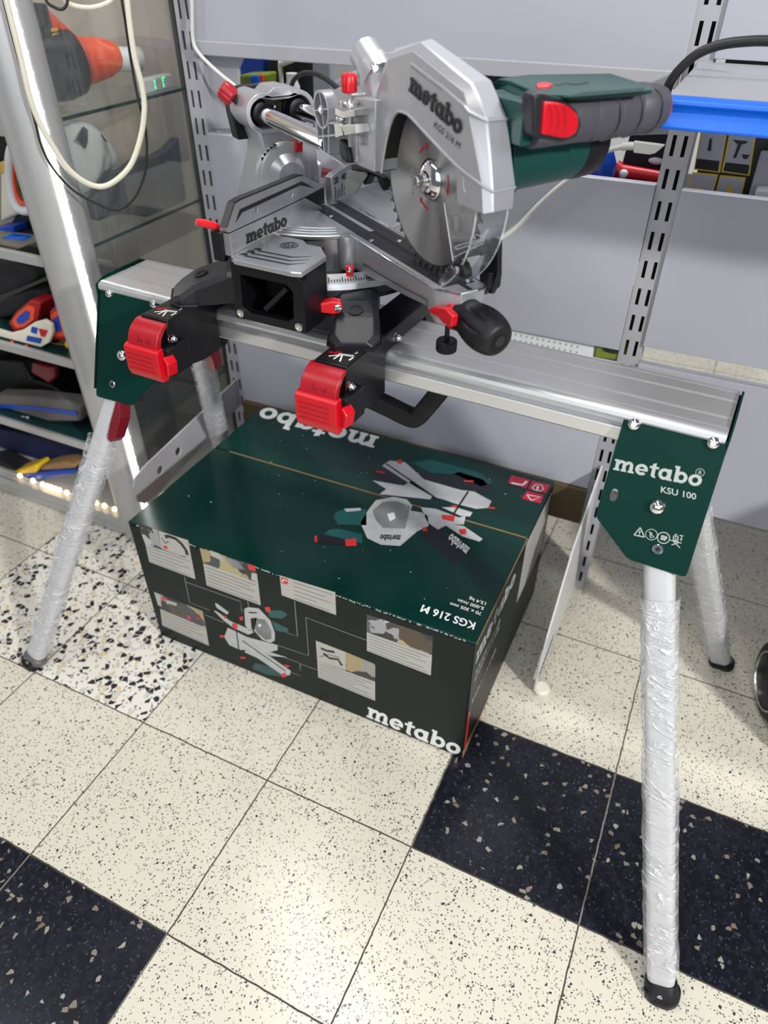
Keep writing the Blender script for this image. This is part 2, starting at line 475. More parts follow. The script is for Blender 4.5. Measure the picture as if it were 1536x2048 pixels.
def photo_print(name, cols, scale=22.0):
    m, t, N, L, b = nt(name)
    tc = N.new('ShaderNodeTexCoord')
    vo = N.new('ShaderNodeTexVoronoi'); vo.inputs['Scale'].default_value = scale
    nz = N.new('ShaderNodeTexNoise'); nz.inputs['Scale'].default_value = scale * 0.8; nz.inputs['Detail'].default_value = 5
    L.new(tc.outputs['Object'], nz.inputs['Vector'])
    ad = N.new('ShaderNodeVectorMath'); ad.operation = 'MULTIPLY_ADD'
    L.new(nz.outputs['Color'], ad.inputs[0]); ad.inputs[1].default_value = (0.05, 0.05, 0.05); L.new(tc.outputs['Object'], ad.inputs[2])
    L.new(ad.outputs[0], vo.inputs['Vector'])
    sc = N.new('ShaderNodeSeparateColor'); L.new(vo.outputs['Color'], sc.inputs[0])
    rp = N.new('ShaderNodeValToRGB'); rp.color_ramp.interpolation = 'CONSTANT'
    els = rp.color_ramp.elements
    while len(els) < len(cols): els.new(0.5)
    for i, c in enumerate(cols):
        els[i].position = i / len(cols); els[i].color = (*c, 1)
    L.new(sc.outputs[0], rp.inputs[0])
    L.new(rp.outputs[0], b.inputs['Base Color']); b.inputs['Roughness'].default_value = 0.3
    return m

GREEN = (0.0018, 0.026, 0.021)
M = dict(
    floor=floor_material(), film=film_material(), blade=blade_material(),
    clear=clear_material('clear_polycarbonate', (0.97, 0.98, 1.0), 0.03, 0.05, 0.03, 0.35), glass=clear_material('show_case_glass', (0.93, 0.95, 0.94), 0.02, 0.02, 0.05, 0.16),
    clear_edge=clear_material('clear_polycarbonate_edge', (0.95, 0.97, 1.0), 0.25, 0.10, 0.45, 0.5),
    glass_edge=mat('green_glass_edge', (0.010, 0.035, 0.035), 0.15),
    panel=mat('painted_panel', (0.36, 0.36, 0.415), 0.38, 0.0, 0.03, 5),
    panel_white=mat('white_panel', (0.43, 0.44, 0.50), 0.4, 0, 0.04, 6),
    upright=mat('painted_upright', (0.34, 0.34, 0.372), 0.42, 0, 0.05, 30),
    bracket_paint=mat('worn_white_steel', (0.56, 0.56, 0.56), 0.4, 0, 0.14, 20),
    dark=mat('hollow_shade', (0.012, 0.012, 0.014), 0.7),  # near-black put in for the shade of hollows and slots
    silver=mat('silver_paint', (0.45, 0.45, 0.48), 0.34, 0.55, 0.03, 200, 0.04, 900),
    cast=mat('cast_aluminium', (0.47, 0.475, 0.495), 0.40, 0.75, 0.06, 60, 0.05, 700),
    mill=mat('milled_aluminium', (0.60, 0.61, 0.64), 0.28, 0.9, 0.02, 20, rvar=0.01),
    fence_al=mat('ribbed_aluminium', (0.46, 0.465, 0.49), 0.33, 0.85, 0.18, 900, stretch=(1, 1, 0.02)),
    rail=mat('anodised_rail', (0.68, 0.68, 0.69), 0.30, 0.72, 0.015, 4, rvar=0.01),
    leg=mat('anodised_leg', (0.52, 0.52, 0.535), 0.34, 0.15, 0.02, 20),
    column=mat('brushed_column', (0.52, 0.52, 0.525), 0.36, 0.6, 0.05, 60, stretch=(6, 6, 0.3)),
    chrome=mat('chrome', (0.78, 0.78, 0.80), 0.10, 1.0, 0.0, 2, rvar=0.0),
    zinc=mat('zinc_plated', (0.66, 0.66, 0.64), 0.24, 1.0, 0.01, 4, rvar=0.01),
    green=mat('dark_green_paint', (0.0008, 0.026, 0.019), 0.42, 0, 0.03, spec=0.12),
    plast_green=mat('green_plastic', (0.003, 0.045, 0.037), 0.36, 0, 0.04, 200, 0.04, 1200, spec=0.35),
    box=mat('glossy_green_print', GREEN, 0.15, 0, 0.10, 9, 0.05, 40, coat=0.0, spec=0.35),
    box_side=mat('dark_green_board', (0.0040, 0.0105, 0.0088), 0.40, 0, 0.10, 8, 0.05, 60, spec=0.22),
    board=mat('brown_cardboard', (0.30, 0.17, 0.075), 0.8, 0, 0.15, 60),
    board_dark=mat('dark_brown_board', (0.10, 0.065, 0.030), 0.85, 0, 0.15, 60),  # plain dark brown for the low board
    black=mat('black_plastic', (0.006, 0.006, 0.008), 0.42, 0, 0.05, 200, 0.04, 1500, spec=0.3),
    black_metal=mat('black_painted_steel', (0.004, 0.004, 0.006), 0.30, 0, 0.04, spec=0.3),
    slate=mat('dark_grey_plastic', (0.012, 0.0125, 0.017), 0.42, 0, 0.06, 200, 0.04, 1500, spec=0.35),
    rubber=mat('black_rubber', (0.007, 0.007, 0.009), 0.48, 0, 0.06, 300, 0.04, 900, spec=0.35),
    grip=mat('grey_rubber', (0.050, 0.049, 0.060), 0.50, 0, 0.06, 300, 0.06, 1500),
    red=mat('red_plastic', (0.50, 0.002, 0.010), 0.32, 0, 0.03),
    red2=mat('crimson_plastic', (0.34, 0.004, 0.012), 0.36, 0, 0.03),
    maroon=mat('maroon_plastic', (0.16, 0.006, 0.014), 0.35, 0, 0.03),
    ink=mat('black_print', (0.006, 0.006, 0.007), 0.35),
    white_ink=mat('white_print', (0.78, 0.79, 0.78), 0.4),
    grey_ink=mat('grey_print', (0.38, 0.41, 0.39), 0.4),
    blue=mat('blue_plastic', (0.0, 0.115, 0.60), 0.30, 0, 0.03),
    blue2=mat('deep_blue_plastic', (0.004, 0.05, 0.36), 0.35),
    cable_black=mat('black_cable', (0.005, 0.005, 0.006), 0.45),
    cable_cream=mat('cream_cable', (0.62, 0.59, 0.48), 0.42),
    cable_grey=mat('pale_grey_cable', (0.58, 0.57, 0.54), 0.45),
    led=mat('led_strip_light', (1, 1, 0.95), 0.5, emit=(1.0, 1.0, 0.95), estr=11.0),
    bulb=mat('warm_bulb', (1, 0.9, 0.6), 0.4, emit=(1.0, 0.80, 0.45), estr=3.0),
    green_glow=mat('green_reflection', (0.1, 1, 0.3), 0.4, emit=(0.08, 1.0, 0.35), estr=1.2),  # glow that stands in for a green reflection
    case_back=mat('beige_case_back', (0.55, 0.46, 0.39), 0.45, 0, 0.08, 3),
    case_floor=mat('grey_case_base', (0.46, 0.44, 0.43), 0.45, 0, 0.05, 10),
    orange=mat('orange_plastic', (0.75, 0.075, 0.020), 0.35),
    yellow=mat('yellow_plastic', (0.78, 0.50, 0.02), 0.4),
    cream=mat('cream_plastic', (0.74, 0.70, 0.58), 0.45),
    white=mat('white_plastic', (0.72, 0.73, 0.75), 0.4),
    cloth_white=mat('off_white_cloth', (0.50, 0.51, 0.50), 0.85, 0, 0.08, 12, 0.3, 60),
    cloth_dark=mat('charcoal_felt', (0.030, 0.032, 0.044), 0.85, 0, 0.1, 30),
    cloth_black=mat('black_fabric', (0.010, 0.010, 0.014), 0.8, 0, 0.2, 30, 0.3, 60),
    cloth_grey=mat('grey_brown_fabric', (0.115, 0.105, 0.100), 0.8, 0, 0.1, 40),
    cloth_blue=mat('navy_fabric', (0.006, 0.012, 0.060), 0.7, 0, 0.1, 40),
    teal=mat('teal_print', (0.004, 0.060, 0.062), 0.3),
    print_silver=mat('printed_silver', (0.46, 0.47, 0.48), 0.3, 0, 0.25, 60),
    print_green=mat('printed_green', (0.008, 0.085, 0.082), 0.3, 0, 0.3, 30),
    print_dark=mat('printed_black', (0.008, 0.010, 0.016), 0.3),
    print_blade=mat('printed_steel', (0.20, 0.205, 0.21), 0.3, 0, 0.6, 30),
    print_red=mat('printed_red', (0.60, 0.03, 0.03), 0.3),
    print_pink=mat('printed_crimson', (0.50, 0.012, 0.05), 0.3),
    print_panel=mat('printed_pale_grey', (0.44, 0.43, 0.40), 0.35, 0, 0.08, 20),
    print_line=mat('printed_grey_lines', (0.24, 0.24, 0.23), 0.4),
    print_wood=photo_print('printed_workshop_photo', [(0.03, 0.03, 0.035), (0.36, 0.29, 0.15), (0.08, 0.06, 0.04), (0.30, 0.29, 0.27), (0.42, 0.35, 0.18), (0.06, 0.06, 0.07)]),
    print_tool=photo_print('printed_tool_photo', [(0.05, 0.05, 0.06), (0.33, 0.33, 0.35), (0.10, 0.10, 0.11), (0.45, 0.45, 0.45), (0.03, 0.03, 0.03)], 34),
    moss=mat('olive_plastic', (0.16, 0.22, 0.02), 0.4),
    wall=mat('shop_wall', (0.52, 0.52, 0.53), 0.7, 0, 0.06, 2),
)

# ------------------------------------------------------------------ the setting
mb = MB(); mb.box(WORLD, -2.6, 3.8, -1.6, 3.6, -0.04, 0.0)
tag(mb.build('floor', M['floor'], smooth=0), kind='structure')
mb = MB(); mb.box(WORLD, -2.6, 3.8, 3.55, 3.6, 0, 2.9)
tag(mb.build('wall_back', M['wall'], smooth=0), kind='structure')
mb = MB(); mb.box(WORLD, -2.6, -2.55, -1.6, 3.55, 0, 2.9)
tag(mb.build('wall_left', M['wall'], smooth=0), kind='structure')

# ------------------------------------------------------------------ slotted shelving uprights and their base brackets
GY = 1.06
def upright(x, label, ztop=1.75):
    t = thing('shelving_upright', label, 'shelving post', (x, GY, 0), 0, 'slotted shelving posts')
    w = 0.020
    b = MB()
    # face plate with two rows of real slots
    cols = [(-w, -0.0115), (-0.0055, 0.0055), (0.0115, w)]
    for a0, a1 in cols: b.box(WORLD, x + a0, x + a1, GY, GY + 0.002, 0.012, ztop)
    z = 0.012
    while z < ztop:
        for a0, a1 in ((-0.0115, -0.0055), (0.0055, 0.0115)):
            b.box(WORLD, x + a0, x + a1, GY, GY + 0.002, z, min(ztop, z + 0.019))
        z += 0.05
    b.box(WORLD, x - w, x - w + 0.002, GY + 0.002, GY + 0.06, 0.012, ztop)
    b.box(WORLD, x + w - 0.002, x + w, GY + 0.002, GY + 0.06, 0.012, ztop)
    b.build('post', M['upright'], t, smooth=0)
    b = MB(); b.box(WORLD, x - w + 0.003, x + w - 0.003, GY + 0.035, GY + 0.037, 0.012, ztop)  # dark sheet standing in for the shade inside the post
    b.build('hollow', M['dark'], t, smooth=0)
    b = MB(); b.lathe((x, GY + 0.03, 0), ZZ, [(0, 0.022), (0.006, 0.022), (0.012, 0.012)], 18)
    b.build('foot', M['cream'], t)
    return t
ur = upright(0.706, 'right slotted grey shelving post beside the green plate with white lettering')
ul = upright(-0.236, 'left slotted grey shelving post next to the glass show case')
# base bracket of the right post: a tapering plate that stands on a round foot
b = MB()
out = [(1.058, 0.02), (1.058, 0.375), (0.85, 0.30), (0.735, 0.155), (0.715, 0.10), (0.712, 0.012), (0.73, 0.012), (0.80, 0.016)]
b.prism(out, lambda a, c, d: V((d, a, c)), 0.702, 0.706)
b.build('base_bracket', M['bracket_paint'], ur, smooth=0, bevel=0.0008)
b = MB()
for k in range(9):
    f = k / 8
    y0, z0 = 0.722 + f * 0.10, 0.03 + f * 0.012
    b.box(WORLD, 0.7061, 0.7066, y0, y0 + 0.006, z0 + 0.01, z0 + 0.03)
b.build('bracket_slots', M['dark'], ur, smooth=0)
b = MB(); b.lathe((0.716, 0.728, 0), ZZ, [(0, 0.017), (0.008, 0.018), (0.014, 0.014)], 20)
b.build('foot', M['cream'], ur)
# shelf bracket left on the other post
b = MB()
out = [(1.058, 0.285), (1.058, 0.36), (0.70, 0.325), (0.655, 0.315), (0.640, 0.295), (0.642, 0.255), (0.66, 0.235), (0.72, 0.235)]
b.prism(out, lambda a, c, d: V((d, a, c)), -0.238, -0.234, holes=[circle(0.011, 14, 0.73, 0.285), circle(0.011, 14, 0.80, 0.295)])
b.build('shelf_bracket', M['upright'], ul, smooth=0)

# ------------------------------------------------------------------ sheet metal back panels of the shelving
def panel(label, x0, x1, z0, z1, m='panel', lip=0.012):
    b = MB()
    b.box(WORLD, x0, x1, GY - 0.006, GY - 0.003, z0, z1)
    b.box(WORLD, x0, x1, GY - 0.003, GY + 0.014, z0, z0 + 0.002)
    b.box(WORLD, x0, x1, GY - 0.003, GY + 0.014, z1 - 0.002, z1)
    o = b.build('back_panel', M[m], smooth=0, bevel=0.0012)
    return tag(o, label, 'shelving panel', 'grey shelving back panels')
LX0, LX1, RX0, RX1 = -0.2155, 0.6855, 0.7265, 1.75
panel('wide pale grey panel above the silver saw, with a rolled lower lip', LX0, LX1, 1.098, 1.75)
panel('pale grey panel directly behind the green handle and white cable of the saw', LX0, LX1, 0.640, 0.937)
panel('pale grey panel under the aluminium rail, just above the green carton', LX0, LX1, 0.308, 0.602, 'panel_white')
panel('grey panel right of the slotted post, under the black and yellow carton', RX0, RX1, 0.657, 0.934)
panel('low grey panel at the right edge, behind the wrapped rear leg', RX0, RX1, 0.320, 0.621)
panel('grey panel in the top right corner above the blue shelf edge', RX0, RX1, 1.117, 1.75)
# folded lip under the top left panel
b = MB(); b.box(WORLD, LX0, LX1, GY - 0.016, GY - 0.0065, 1.076, 1.100)
o = b.build('panel_lip', M['upright'], smooth=0, bevel=0.002); tag(o, 'narrow grey lip rail along the bottom of the top panel', 'shelf rail')

# ------------------------------------------------------------------ shelf with the blue price rail
sh = thing('shelf', 'white metal shelf with a bright blue price rail on its front', 'shelf', (0.70, 0.733, 1.10))
b = MB()
b.box(WORLD, 0.708, 1.75, 0.735, 1.052, 1.106, 1.113)
b.box(WORLD, 0.708, 1.75, 0.735, 0.739, 1.088, 1.106)
b.build('shelf_board', M['upright'], sh, smooth=0, bevel=0.001)
b = MB()
prof = [(0.734, 1.1155), (0.726, 1.1155), (0.718, 1.112), (0.717, 1.108), (0.722, 1.104), (0.724, 1.100), (0.714, 1.085), (0.7155, 1.082), (0.720, 1.083), (0.734, 1.092)]
b.prism(prof, lambda a, c, d: V((d, a, c)), 0.704, 1.75)
b.build('price_rail', M['blue'], sh, smooth=40, bevel=0.0008)
# black hose lying in a bow over that shelf
pts = [WORLD.at(u, v, 1, 0.90) for u, v in [(1333, 185), (1340, 165), (1360, 138), (1395, 108), (1440, 90), (1490, 83), (1540, 82), (1600, 90)]]
b = MB(); b.tube(smooth_path(pts, 6), 0.0062, 12)
tag(b.build('hose', M['cable_black']), 'thick black hose bowed above the white shelf, top right', 'hose')

# ------------------------------------------------------------------ goods of the next aisle, seen through the gaps of the shelving
RSZ = 0.80                                            # top of the shelf that carries them
def gap_box(name, label, cat, px, y, depth, m, group=None, bevel=0.004, rest=True):
    P = WORLD.poly(px, 1, y)
    if rest:                                          # its foot, hidden by the panel, stands on the shelf
        zs = sorted(p[1] for p in P); mid = (zs[0] + zs[-1]) / 2
        P = [(a, c if c > mid else RSZ) for a, c in P]
    b = MB(); b.prism(P, WORLD.fmap(1), y, y + depth)
    o = b.build(name, M[m], smooth=0, bevel=bevel)
    return tag(o, label, cat, group)
# shelf of the next aisle that carries these goods
b = MB(); b.box(WORLD, -0.20, 1.75, 1.135, 1.75, RSZ - 0.017, RSZ)
tag(b.build('rear_shelf', M['slate'], smooth=0), 'dark shelf of the next aisle seen through the gap', 'shelf')
kt = thing('accessory_carton', 'black carton with yellow-framed tool pictures, behind the slotted post', 'carton', (0.95, 1.2, RSZ))
b = MB(); b.box(WORLD, 0.735, 0.955, 1.20, 1.33, RSZ, 1.16); b.build('carton_body', M['ink'], kt, smooth=0, bevel=0.002)
fr_, pic, dk = MB(), MB(), MB()
K = Z(1160, 240, 4.085)
for q in ([(1000, 20), (1215, 35), (1145, 430), (930, 405)], [(1235, 40), (1450, 60), (1385, 455), (1155, 425)], [(920, 425), (1130, 445), (1075, 640), (870, 600)], [(1145, 450), (1355, 470), (1310, 660), (1090, 650)]):
    P = WORLD.poly(K(*q), 1, 1.199)
    c = (sum(p[0] for p in P) / 4, sum(p[1] for p in P) / 4)
    sc = lambda s, P=P, c=c: [(c[0] + (p[0] - c[0]) * s, c[1] + (p[1] - c[1]) * s) for p in P]
    fr_.prism(P, WORLD.fmap(1), 1.1985, 1.20)
    pic.prism(sc(0.90), WORLD.fmap(1), 1.198, 1.20)
for q in ([(955, 315), (1140, 335), (1128, 420), (940, 395)], [(1190, 345), (1385, 368), (1372, 445), (1170, 415)]):
    dk.prism(WORLD.poly(K(*q), 1, 1.198), WORLD.fmap(1), 1.1975, 1.20)
for q in ([(1060, 150), (1080, 150), (1072, 250), (1040, 250)], [(1245, 160), (1370, 172), (1360, 190), (1320, 200), (1275, 310), (1250, 310), (1290, 200)], [(1320, 280), (1390, 285), (1360, 320), (1335, 315)]):
    dk.prism(WORLD.poly(K(*q), 1, 1.198), WORLD.fmap(1), 1.1972, 1.20)
for q in ([(1215, 540), (1250, 545), (1235, 600), (1195, 595)], [(940, 545), (1000, 555), (985, 600), (930, 590)]):
    yl = MB(); yl.prism(WORLD.poly(K(*q), 1, 1.198), WORLD.fmap(1), 1.1972, 1.20); yl.build('pictured_tool', M['yellow'], kt, smooth=0)
fr_.build('yellow_frames', M['yellow'], kt, smooth=0); pic.build('pictures', M['panel_white'], kt, smooth=0)
dk.build('picture_captions', M['ink'], kt, smooth=0)
gap_box('carton', 'black carton with a pale lilac panel at the right edge behind the shelf', 'carton', [(1512, 280), (1600, 290), (1590, 420), (1490, 400)], 1.345, 0.1, 'ink')
gap_box('package', 'white packet in front of the dark carton at the right edge', 'packet', [(1512, 378), (1560, 380), (1560, 402), (1510, 399)], 1.14, 0.025, 'white')
gap_box('package', 'pale lilac packet at the right edge above the white packet', 'packet', [(1522, 302), (1590, 308), (1585, 352), (1512, 348)], 1.172, 0.012, 'panel')
# clamp tool with a red bar
ct = thing('tool_case', 'black tool case with a red bar clamp across its front, left of the slotted post', 'tool case', (0.6, 1.25, RSZ))
b = MB(); b.prism([(a, c if c > 0.93 else RSZ) for a, c in WORLD.poly([(1235, 318), (1260, 270), (1345, 268), (1330, 375), (1228, 360)], 1, 1.24)], WORLD.fmap(1), 1.24, 1.34)
b.build('case_body', M['slate'], ct, smooth=0, bevel=0.006)
b = MB()
for q0, q1, r in (((1232, 340), (1335, 358), 0.012), ((1228, 335), (1250, 352), 0.015)):
    b.cyl(WORLD.p(*WORLD.at(*q0, 1, 1.225)), WORLD.p(*WORLD.at(*q1, 1, 1.225)), r, 14)
b.build('red_bar', M['red'], ct)
b = MB(); b.ball(WORLD.p(*WORLD.at(1312, 322, 1, 1.235)), WORLD, 0.014, 0.006, 0.006); b.build('latch', M['white'], ct)
b = MB(); b.ball(WORLD.p(*WORLD.at(1247, 348, 1, 1.21)), WORLD, 0.008, 0.006, 0.008)
b.build('bar_end', M['white'], ct)
b = MB(); c0 = WORLD.at(1196, 330, 1, 1.195)
b.lathe((c0[0], 1.195, RSZ), ZZ, [(0, 0.030), (0.005, 0.033), (0.13, 0.033), (0.15, 0.024), (0.16, 0.014), (0.175, 0.014)], 20)
tag(b.build('bottle', M['blue2']), 'blue plastic bottle in the gap below the motor of the saw', 'bottle')
gap_box('package', 'small red and orange packet high in the gap, left of the slotted post', 'packet', [(1338, 262), (1352, 263), (1346, 290), (1332, 288)], 1.36, 0.02, 'orange')
gap_box('package', 'narrow bright blue packet just above the green handle of the saw', 'packet', [(1058, 144), (1092, 146), (1092, 170), (1058, 170)], 1.2, 0.04, 'blue')
gap_box('package', 'dark packet behind the top of the green handle', 'packet', [(960, 135), (1048, 142), (1050, 180), (960, 180)], 1.2, 0.04, 'slate')
# left gap
gap_box('package', 'blue carton in the gap left of the dust port, near the top panel', 'packet', [(476, 108), (525, 100), (525, 125), (478, 135)], 1.30, 0.08, 'blue2')
gap_box('package', 'green carton in the gap behind the red knob of the slide tubes', 'packet', [(478, 150), (530, 148), (528, 190), (480, 190)], 1.22, 0.05, 'moss')
gap_box('package', 'orange carton beside the green one in the left gap', 'packet', [(498, 152), (524, 148), (522, 182), (500, 184)], 1.205, 0.012, 'orange')
gap_box('package', 'bright blue label packet in front of the orange carton in the left gap', 'packet', [(498, 152), (514, 150), (513, 172), (503, 172)], 1.190, 0.012, 'blue')
gap_box('display_box', 'dark glass display box in the left gap behind the slide tubes', 'box', [(532, 103), (622, 106), (622, 190), (532, 190)], 1.30, 0.1, 'slate')
b = MB(); p0, p1 = WORLD.at(560, 128, 1, 1.275), WORLD.at(602, 114, 1, 1.275)
b.cyl(WORLD.p(*p0), WORLD.p(*p1), 0.007, 14, 0, 0.004); b.cyl(WORLD.p(*p0), (p0[0], 1.275, RSZ), 0.005, 12)
tag(b.build('brush', M['cream']), 'pale wooden brush with a bent handle in the left gap', 'brush')
b = MB(); p0 = WORLD.at(586, 150, 1, 1.26); b.lathe((p0[0], 1.255, RSZ), ZZ, [(0, 0.016), (0.20, 0.016), (0.21, 0.012), (0.225, 0.012)], 16)
tag(b.build('jar', M['white']), 'small white jar beside the dark display box in the left gap', 'jar')
gap_box('rear_post', 'grey shelving post of the next aisle behind the dust port', 'shelving post', [(622, 60), (656, 60), (656, 230), (622, 230)], 1.145, 0.03, 'upright')
gap_box('rear_gusset', 'grey corner plate at the left end of the gap, beside the white cable', 'shelving plate', [(400, 90), (520, 95), (488, 115), (478, 140), (478, 260), (415, 260)], 1.085, 0.006, 'upright', rest=False)
b = MB(); b.prism(WORLD.poly([(640, 178), (700, 140), (760, 150), (800, 260), (640, 260)], 1, 1.15), WORLD.fmap(1), 1.15, 1.22)
tag(b.build('plastic_bag', M['panel_white'], smooth=40, bevel=0.02), 'pale plastic bag standing in the gap behind the dust port', 'bag')
# things on the low shelf of the next aisle
b = MB(); b.box(WORLD, -0.2, 0.69, 1.12, 1.5, 0.585, 0.600)
tag(b.build('rear_shelf', M['white'], smooth=0), 'white low shelf of the next aisle seen above the aluminium rail', 'shelf')
Q = lambda px, y: [(a, max(c, 0.6025)) for a, c in WORLD.poly(px, 1, y)]
b = MB(); b.prism(Q([(1020, 650), (1190, 677), (1185, 720), (1015, 700)], 1.066), WORLD.fmap(1), 1.066, 1.068)
st_ = thing('perforated_strip', 'bright perforated metal strip in the gap above the rail, left of the tape holder', 'metal strip', (0.53, 1.067, 0.6025))
b.build('strip', M['white'], st_, smooth=0)
b = MB()
for k in range(14):
    for r in range(2):
        x = 0.455 + k * 0.0115; b.box(WORLD, x, x + 0.004, 1.0652, 1.0660, 0.612 + r * 0.012, 0.616 + r * 0.012)
b.build('holes', M['grey_ink'], st_, smooth=0)
tape = thing('tape_holder', 'olive and black tape holder above the rail, just left of the slotted post', 'tape holder', (0.65, 1.075, 0.6025))
b = MB(); b.prism(Q([(1192, 684), (1250, 690), (1248, 722), (1188, 715)], 1.064), WORLD.fmap(1), 1.064, 1.09); b.build('holder', M['moss'], tape, smooth=0, bevel=0.003)
b = MB(); b.prism(Q([(1202, 688), (1248, 692), (1244, 704), (1228, 708), (1208, 702)], 1.062), WORLD.fmap(1), 1.061, 1.064); b.build('grip', M['ink'], tape, smooth=0, bevel=0.001)
# brown board behind the carton
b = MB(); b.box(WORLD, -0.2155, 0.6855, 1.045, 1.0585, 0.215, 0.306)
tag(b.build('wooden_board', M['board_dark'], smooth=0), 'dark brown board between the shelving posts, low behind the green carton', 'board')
# black wheeled machine that stands just right of the frame; its wheel shows at the edge
wt = thing('wheeled_machine', 'black wheeled machine at the right edge, only its rubber wheel showing', 'machine', (1.40, 0.85, 0))
c = V((1.160, 0.885, 0.088)); ax = V((0.95, 0.3, 0)).normalized()
b = MB(); b.lathe(c - ax * 0.03, ax, [(0, 0.06), (0.004, 0.080), (0.014, 0.088), (0.05, 0.088), (0.06, 0.078), (0.062, 0.05)], 36)
wh = b.build('wheel', M['rubber'], wt)
b = MB(); b.lathe(c - ax * 0.034, ax, [(0.004, 0.062), (0.0, 0.061), (0.0, 0.058), (0.004, 0.057)], 36, cap0=False, cap1=False); b.build('rim_line', M['zinc'], wh)
b = MB(); b.lathe(c - ax * 0.033, ax, [(0.0, 0.016), (0.001, 0.05), (0.005, 0.056)], 30); b.build('hub', M['black'], wh)
b = MB(); b.lathe(c + ax * 0.36 - ax * 0.03, ax, [(0, 0.06), (0.004, 0.080), (0.014, 0.088), (0.05, 0.088), (0.06, 0.078), (0.062, 0.05)], 36)
b.build('wheel', M['rubber'], wt)
b = MB(); b.cyl(c, c + ax * 0.36, 0.012, 12); b.build('axle', M['zinc'], wt)
b = MB(); b.loft([[V((1.42 + x, 0.82 + y, z)) for x, y in rrect(w, d, 0.06, 5)] for z, w, d in ((0.10, 0.30, 0.24), (0.14, 0.35, 0.28), (0.48, 0.36, 0.28), (0.57, 0.33, 0.26), (0.63, 0.25, 0.20), (0.66, 0.14, 0.12))])
b.build('machine_body', M['black'], wt, smooth=40, bevel=0.004)
b = MB(); b.lathe((1.42, 0.76, 0.0), ZZ, [(0, 0.03), (0.11, 0.03)], 16); b.build('front_foot', M['rubber'], wt)

# ------------------------------------------------------------------ glass show case on the left
cs = thing('display_case', 'tall aluminium and glass show case with a round corner column', 'show case', (-0.8, 0.95, 0))
cc = V((-0.402, 0.785, 0)); cr = 0.053
b = MB(); b.lathe(cc, ZZ, [(0, cr), (1.75, cr)], 40); b.build('corner_column', M['column'], cs)
lt = thing('led_strip', 'white LED strip running up the round aluminium column', 'light strip', (cc.x, cc.y, 0.2))
dirc = V((CAM.x - cc.x, CAM.y - cc.y, 0)).normalized()
lat = V((-dirc.y, dirc.x, 0))
dl = (dirc * math.cos(0.30) + lat * math.sin(0.30)); ll = V((-dl.y, dl.x, 0))
b = MB(); f_ = Fr(cc, ll, ZZ, dl)
b.box(f_, -0.0068, 0.0068, 0.06, 1.75, cr + 0.0002, cr + 0.0020); b.build('strip', M['led'], lt, smooth=0)
b = MB()
for k in range(56):
    z = 0.08 + k * 0.03
    b.box(f_, 0.0069, 0.0088, z, z + 0.003, cr - 0.0001, cr + 0.0010)
b.build('led_chips', M['led'], lt, smooth=0)
XG = -0.395
b = MB(); b.box(WORLD, XG, XG + 0.004, 0.842, 1.232, 0.06, 1.75); b.build('side_pane', M['glass'], cs, smooth=0)
b = MB(); b.box(WORLD, XG - 0.015, XG + 0.006, 1.232, 1.262, 0, 1.75); b.build('rear_frame', M['slate'], cs, smooth=0, bevel=0.002)
b = MB(); b.box(WORLD, XG + 0.008, XG + 0.030, 1.240, 1.275, 0, 1.75); b.build('rear_trim', M['case_floor'], cs, smooth=0, bevel=0.002)
b = MB(); b.box(WORLD, -1.5, XG - 0.016, 1.25, 1.262, 0.05, 1.75); b.build('back_wall', M['case_back'], cs, smooth=0)
b = MB(); b.box(WORLD, -1.5, -1.485, 0.75, 1.25, 0.05, 1.75); b.build('far_side', M['case_back'], cs, smooth=0)
for z in (0.745, 0.985):
    b = MB(); b.box(WORLD, -1.48, XG - 0.001, 0.80, 1.235, z - 0.006, z); b.build('glass_shelf', M['glass'], cs, smooth=0)
    b = MB(); b.box(WORLD, XG - 0.002, XG, 0.842, 1.232, z - 0.0062, z + 0.0002); b.build('glass_edge', M['glass_edge'], cs, smooth=0)
for z, h in ((0.985, 0.02), (0.742, 0.022), (0.508, 0.022), (0.272, 0.022)):
    b = MB(); b.box(WORLD, -1.48, cc.x - 0.02, 0.752, 0.764, z - h, z); b.build('shelf_trim', M['column'], cs, smooth=0, bevel=0.003)
    if z < 0.7:
        b = MB(); b.box(WORLD, -1.48, XG - 0.01, 0.764, 1.245, z - 0.012, z - 0.002); b.build('shelf_board', M['glass_edge'], cs, smooth=0)
b = MB(); b.box(WORLD, -1.5, cc.x, 0.745, 1.25, 0.0, 0.060); b.build('plinth', M['case_floor'], cs, smooth=0, bevel=0.002)
b = MB(); b.box(WORLD, -1.5, cc.x - 0.01, 0.742, 0.746, 0.005, 0.030); b.box(WORLD, -1.5, cc.x - 0.01, 0.738, 0.746, 0.034, 0.062); b.build('plinth_trim', M['column'], cs, smooth=0, bevel=0.002)
sl = thing('bulb_string', 'string of small warm bulbs along the bottom of the show case', 'light string', (-0.6, 0.76, 0.062))
b = MB()
for u, v in [(66, 962), (84, 970), (92, 974), (99, 977), (106, 981), (113, 985), (128, 990), (203, 1017), (222, 1025), (232, 1030), (40, 952), (150, 1000), (172, 1008), (186, 1012)]:
    P = WORLD.at(u, v, 2, 0.070); P[1] = max(P[1], 0.757)
    b.ball((P[0], P[1], 0.0712), WORLD, 0.0065, 0.0065, 0.0075, 12, 7)
b.build('bulbs', M['bulb'], sl)
b = MB(); b.tube([V((-1.0, 0.762, 0.0642)), V((-0.7, 0.764, 0.0642)), V((-0.47, 0.764, 0.0642))], 0.0016, 6); b.build('wire', M['cream'], sl)

